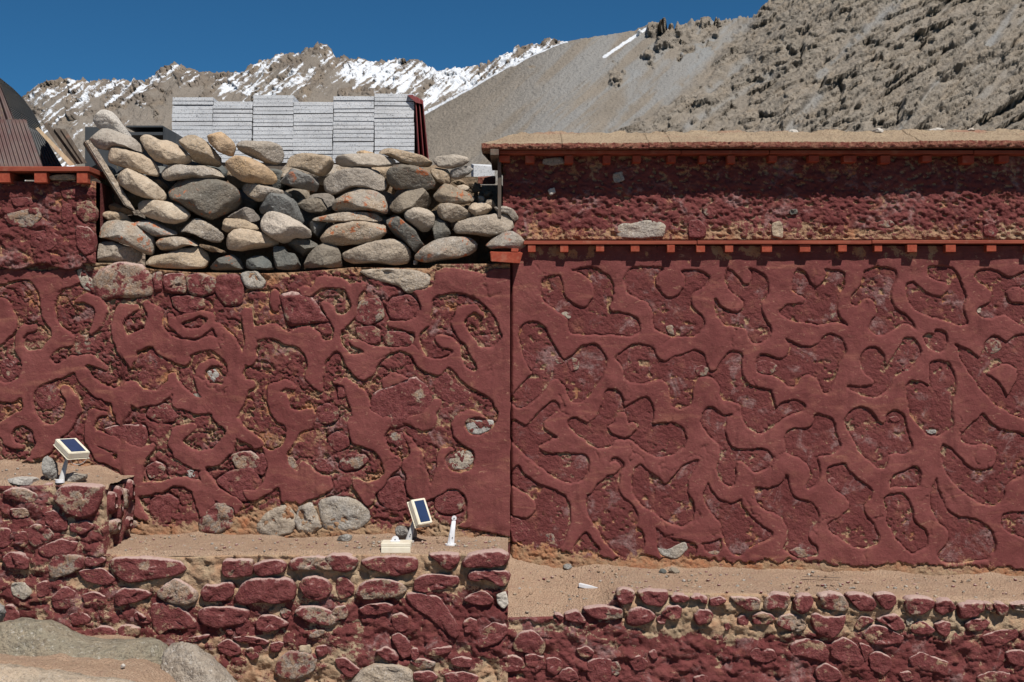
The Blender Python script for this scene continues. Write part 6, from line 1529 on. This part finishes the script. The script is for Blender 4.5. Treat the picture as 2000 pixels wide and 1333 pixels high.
# lone post
yp = rest(L2, 880, 1065)
foot = Vector((W(880, 0, yp)[0], yp, wz(1064, yp)))
root = thing('lamp_post', foot, 'white plastic stake without a lamp head standing on the middle ledge', 'stake')
hd = Vector((W(887, 0, yp)[0], yp, wz(1012, yp)))
post_mesh('post', foot, hd, 0.0165, 0.0085, M['white_pl'], root, 0.45)
disc('pivot_ring', hd, 0.0115, 0.010, (0, 1, 0), M['white_pl'], root)
disc('screw', hd + Vector((0, -0.0062, 0)), 0.0028, 0.003, (0, 1, 0), M['screw'], root)
disc('screw', foot + Vector((0.009, -0.0075, 0.034)), 0.0025, 0.004, (0, 1, 0), M['screw'], root)
disc('foot', foot + Vector((0, 0, 0.001)), 0.026, 0.008, (0, 0, 1), M['white_pl'], root)
box('rib', foot.x - 0.003, foot.x + 0.001, yp - 0.0085, yp - 0.004, foot.z + 0.008, foot.z + 0.05, M['white_pl'], root)
# lamp head lying on its face
yb = rest(L2, 773, 1079)
zf = wz(1080.5, yb)
root = thing('solar_lamp', (wx(773, yb), yb, zf), 'cream solar lamp head lying on its side at the edge of the middle ledge', 'solar lamp', 'small solar lamps on the ledges')
x0, x1 = wx(744, yb), wx(801.5, yb)
box('lamp_housing', x0, x1, yb, yb + 0.115, zf, wz(1069, yb), M['cream_pl'], root, 0.002)
box('back_lid', x0 - 0.001, x1 + 0.001, yb + 0.004, yb + 0.117, wz(1069, yb) + 0.0006, wz(1061, yb), M['cream_pl'], root, 0.002)
box('clip', x0 + 0.001, x0 + 0.004, yb + 0.02, yb + 0.03, wz(1061, yb) + 0.0003, wz(1056, yb), M['cream_pl'], root)
box('clip', x1 - 0.004, x1 - 0.001, yb + 0.02, yb + 0.03, wz(1061, yb) + 0.0003, wz(1058, yb), M['cream_pl'], root)
cx = wx(770, yb)
box('bracket', cx - 0.022, cx + 0.022, yb + 0.045, yb + 0.075, wz(1061, yb) + 0.0003, wz(1058.5, yb), M['white_pl'], root, 0.001)
disc('pivot_ring', (cx, yb + 0.055, wz(1057, yb)), 0.0165, 0.012, (0, 1, 0), M['white_pl'], root)
disc('screw', (cx, yb + 0.048, wz(1057, yb)), 0.003, 0.003, (0, 1, 0), M['screw'], root)

# ------------------------------------------------------------------ loose rocks
small_rock('rock', P("85,893 92,889 101,896 110,906 112,922 110,936 98,939 86,934 84,912", 0, 0, 1), L1, M['boulder'], 'upright pale grey rock wedged left of the upper solar lamp', 'rock', 0.035)
small_rock('rock', P("121,934 128,925 145,924 160,927 171,926 170,936 158,943 130,943", 0, 0, 1), L1, M['boulder'], 'knobbly grey rock lying right of the foot of the upper solar lamp', 'rock', 0.035, False)
small_rock('rock', P("78,956 88,944 108,942 115,950 104,966 88,974 79,966", 0, 0, 1), L1, M['pst'], 'dark maroon rock at the edge of the upper left ledge', 'rock', 0.05, False)
small_rock('rock', P("7,938 38,931 72,933 79,945 60,947 30,945 8,944", 0, 0, 1), L1, M['pale'], 'long flat pinkish white stone on the edge of the upper left ledge', 'rock', 0.06, True)
small_rock('rock', P("770,1032 776,1026 784,1026 800,1028 812,1030 817,1042 814,1054 800,1057 782,1056 772,1050", 0, 0, 1), L2, M['boulder'], 'grey rock propping up the middle solar lamp', 'rock', 0.045, False)
small_rock('rock', P("656,1055 662,1046 676,1043 688,1046 690,1054 680,1058 662,1058", 0, 0, 1), L2, M['boulder'], 'small lumpy grey rock alone on the middle ledge', 'rock', 0.02, False)
ysp = rest(L3, 1156, 1150)
o = hexa('stone_splinter', [W(1130, 1139, ysp + 0.02), W(1182, 1151, ysp - 0.02), W(1182, 1157, ysp - 0.02), W(1130, 1147, ysp + 0.02), W(1133, 1138, ysp + 0.05), W(1183, 1150, ysp + 0.01), W(1183, 1156, ysp + 0.01), W(1133, 1146, ysp + 0.05)], M['white_pl'], None, 0.002)
tag(o, 'white stick-like splinter of stone on the right earth ledge', 'stone splinter')
small_rock('rock', P("1097,1104 1106,1098 1118,1101 1120,1108 1112,1113 1100,1111", 0, 0, 1), L3, M['boulder'], 'small grey rock at the foot of the right wall near its corner', 'rock', 0.02, False)
small_rock('rock', P("1205,1136 1212,1130 1220,1131 1222,1137 1212,1139", 0, 0, 1).copy() if False else P("1284,1118 1290,1110 1298,1112 1302,1118 1292,1121", 0, 0, 1), L3, M['slate'], 'little dark clod on the right ledge, left one of a pair', 'rock', 0.012, False)
small_rock('rock', P("1303,1116 1312,1109 1324,1111 1328,1117 1314,1120", 0, 0, 1), L3, M['slate'], 'little dark clod on the right ledge, right one of a pair', 'rock', 0.012, False)
o = hexa('twig', [W(1567, 1125, -0.2), W(1642, 1128, -0.2), W(1642, 1129, -0.2), W(1567, 1126.2, -0.2), W(1567, 1125, -0.19), W(1642, 1128, -0.19), W(1642, 1129, -0.19), W(1567, 1126.2, -0.19)], M['oldwood']); tag(o, 'thin dry twig lying along the right earth ledge', 'twig')

# foreground boulders, lower left
yo = -1.0


def big(name, s, yc, mat, lab, T, kind='rock'):
    k = P(s, 0, 0, 1)
    o = boulder(name, k, yc, M[mat], None, n=96, T=T, rough=2.2)
    tag(o, lab, kind)
    return o


big('boulder', "-260,1330 -120,1250 -20,1222 20,1213 55,1209 92,1215 125,1230 160,1248 200,1254 248,1251 285,1248 318,1258 340,1290 350,1420 300,1560 40,1600 -240,1560", -0.86, 'mossy', 'broad dusty green grey boulder half buried in earth in the lower left corner', 0.30)
big('boulder', "311,1278 320,1261 348,1254 376,1258 402,1278 428,1304 455,1333 520,1400 480,1480 360,1480 330,1350 318,1310", -0.98, 'boulder', 'smooth pale grey boulder with a dark scarred left side in the lower left foreground', 0.16)
big('boulder', "-200,1320 -60,1300 0,1298 70,1306 140,1320 220,1326 300,1340 330,1420 200,1520 -100,1520", -1.35, 'creamfg', 'cream coloured boulder at the very bottom left corner', 0.16)
big('boulder', "-20,1186 -5,1178 8,1182 12,1198 6,1214 -10,1220 -26,1206", -0.80, 'boulder', 'small round grey stone at the left edge above the green grey boulder', 0.04)
small_rock('rock', P("234,1300 240,1296 246,1299 243,1305 236,1305", 0, 0, 1), -1.17, M['pale'], 'tiny bluish white pebble on the foreground earth', 'pebble', 0.012)

# earth banked between the boulders
xs = np.linspace(-3.4, -0.9, 220); ysr = np.linspace(-1.9, FL + 0.02, 120); X, Y = np.meshgrid(xs, ysr)
uu_ = X * FP / (CD + Y) + 1000
ztop = np.interp(uu_, [-300, 120, 260, 330, 430, 560, 700], [0.47, 0.45, 0.42, 0.36, 0.2, 0.05, 0.0])
Z = ztop * smooth(-1.95, -1.2, Y) + 0.05 * (fbm(X * 4, Y * 4, 4, 5) - 0.5) + 0.02 * (fbm(X * 16, Y * 16, 4, 6) - 0.5) - 0.01
me = mesh_from('earth_bank', np.stack([X, Y, Z], -1).reshape(-1, 3), grid_faces(120, 220)[:, ::-1])
tag(link('earth_bank', me, M['sand']), kind='structure')

# ------------------------------------------------------------------ gravel on the ledges
ico = bmesh.new(); bmesh.ops.create_icosphere(ico, subdivisions=1, radius=1.0)
IV = np.array([v.co for v in ico.verts]); IF = np.array([[v.index for v in f.verts] for f in ico.faces]); ico.free()


def gravel(name, fn, x0, x1, y0, y1, n, mats, smin, smax, seed):
    rs = np.random.RandomState(seed)
    V = []; F = []; mi = []
    for i in range(n):
        x = rs.uniform(x0, x1); y = y0 + (y1 - y0) * rs.beta(1.1, 1.3)
        s = smin + (smax - smin) * rs.rand() ** 4
        z = float(fn(x, y)) + s * 0.25
        sc = np.array([1, rs.uniform(.7, 1), rs.uniform(.45, .8)]) * s
        a = rs.uniform(0, 6.28); ca, sa = math.cos(a), math.sin(a)
        q = IV * (1 + 0.3 * (rs.rand(len(IV), 1) - 0.5)) * sc
        q = np.stack([q[:, 0] * ca - q[:, 1] * sa, q[:, 0] * sa + q[:, 1] * ca, q[:, 2]], -1) + (x, y, z)
        F.append(IF + len(V) * len(IV)); V.append(q); mi += [rs.randint(len(mats))] * len(IF)
    me = mesh_from(name, np.concatenate(V), np.concatenate(F))
    o = link(name, me, [M[m] for m in mats], None, False)
    me.polygons.foreach_set('material_index', mi)
    tag(o, kind='stuff')
    return o


tag(gravel('gravel', L1, W(-200, 0, FL)[0], x_f, FL + .04, LY - .01, 300, ['sand', 'tan', 'pst2', 'grey'], 0.0015, 0.010, 1), 'loose grit scattered over the upper left earth ledge', 'gravel')
tag(gravel('gravel', L2, x_f + .02, W(980, 0, FL)[0], FL + .04, LY - .01, 900, ['sand', 'tan', 'pst2', 'grey'], 0.0015, 0.010, 2), 'loose grit scattered over the middle earth ledge', 'gravel')
tag(gravel('gravel', L3, W(1005, 0, FR)[0], W(2240, 0, FR)[0], FR + .04, -.01, 1300, ['sand', 'tan', 'pst2', 'grey'], 0.0015, 0.011, 3), 'loose grit scattered over the right earth ledge', 'gravel')
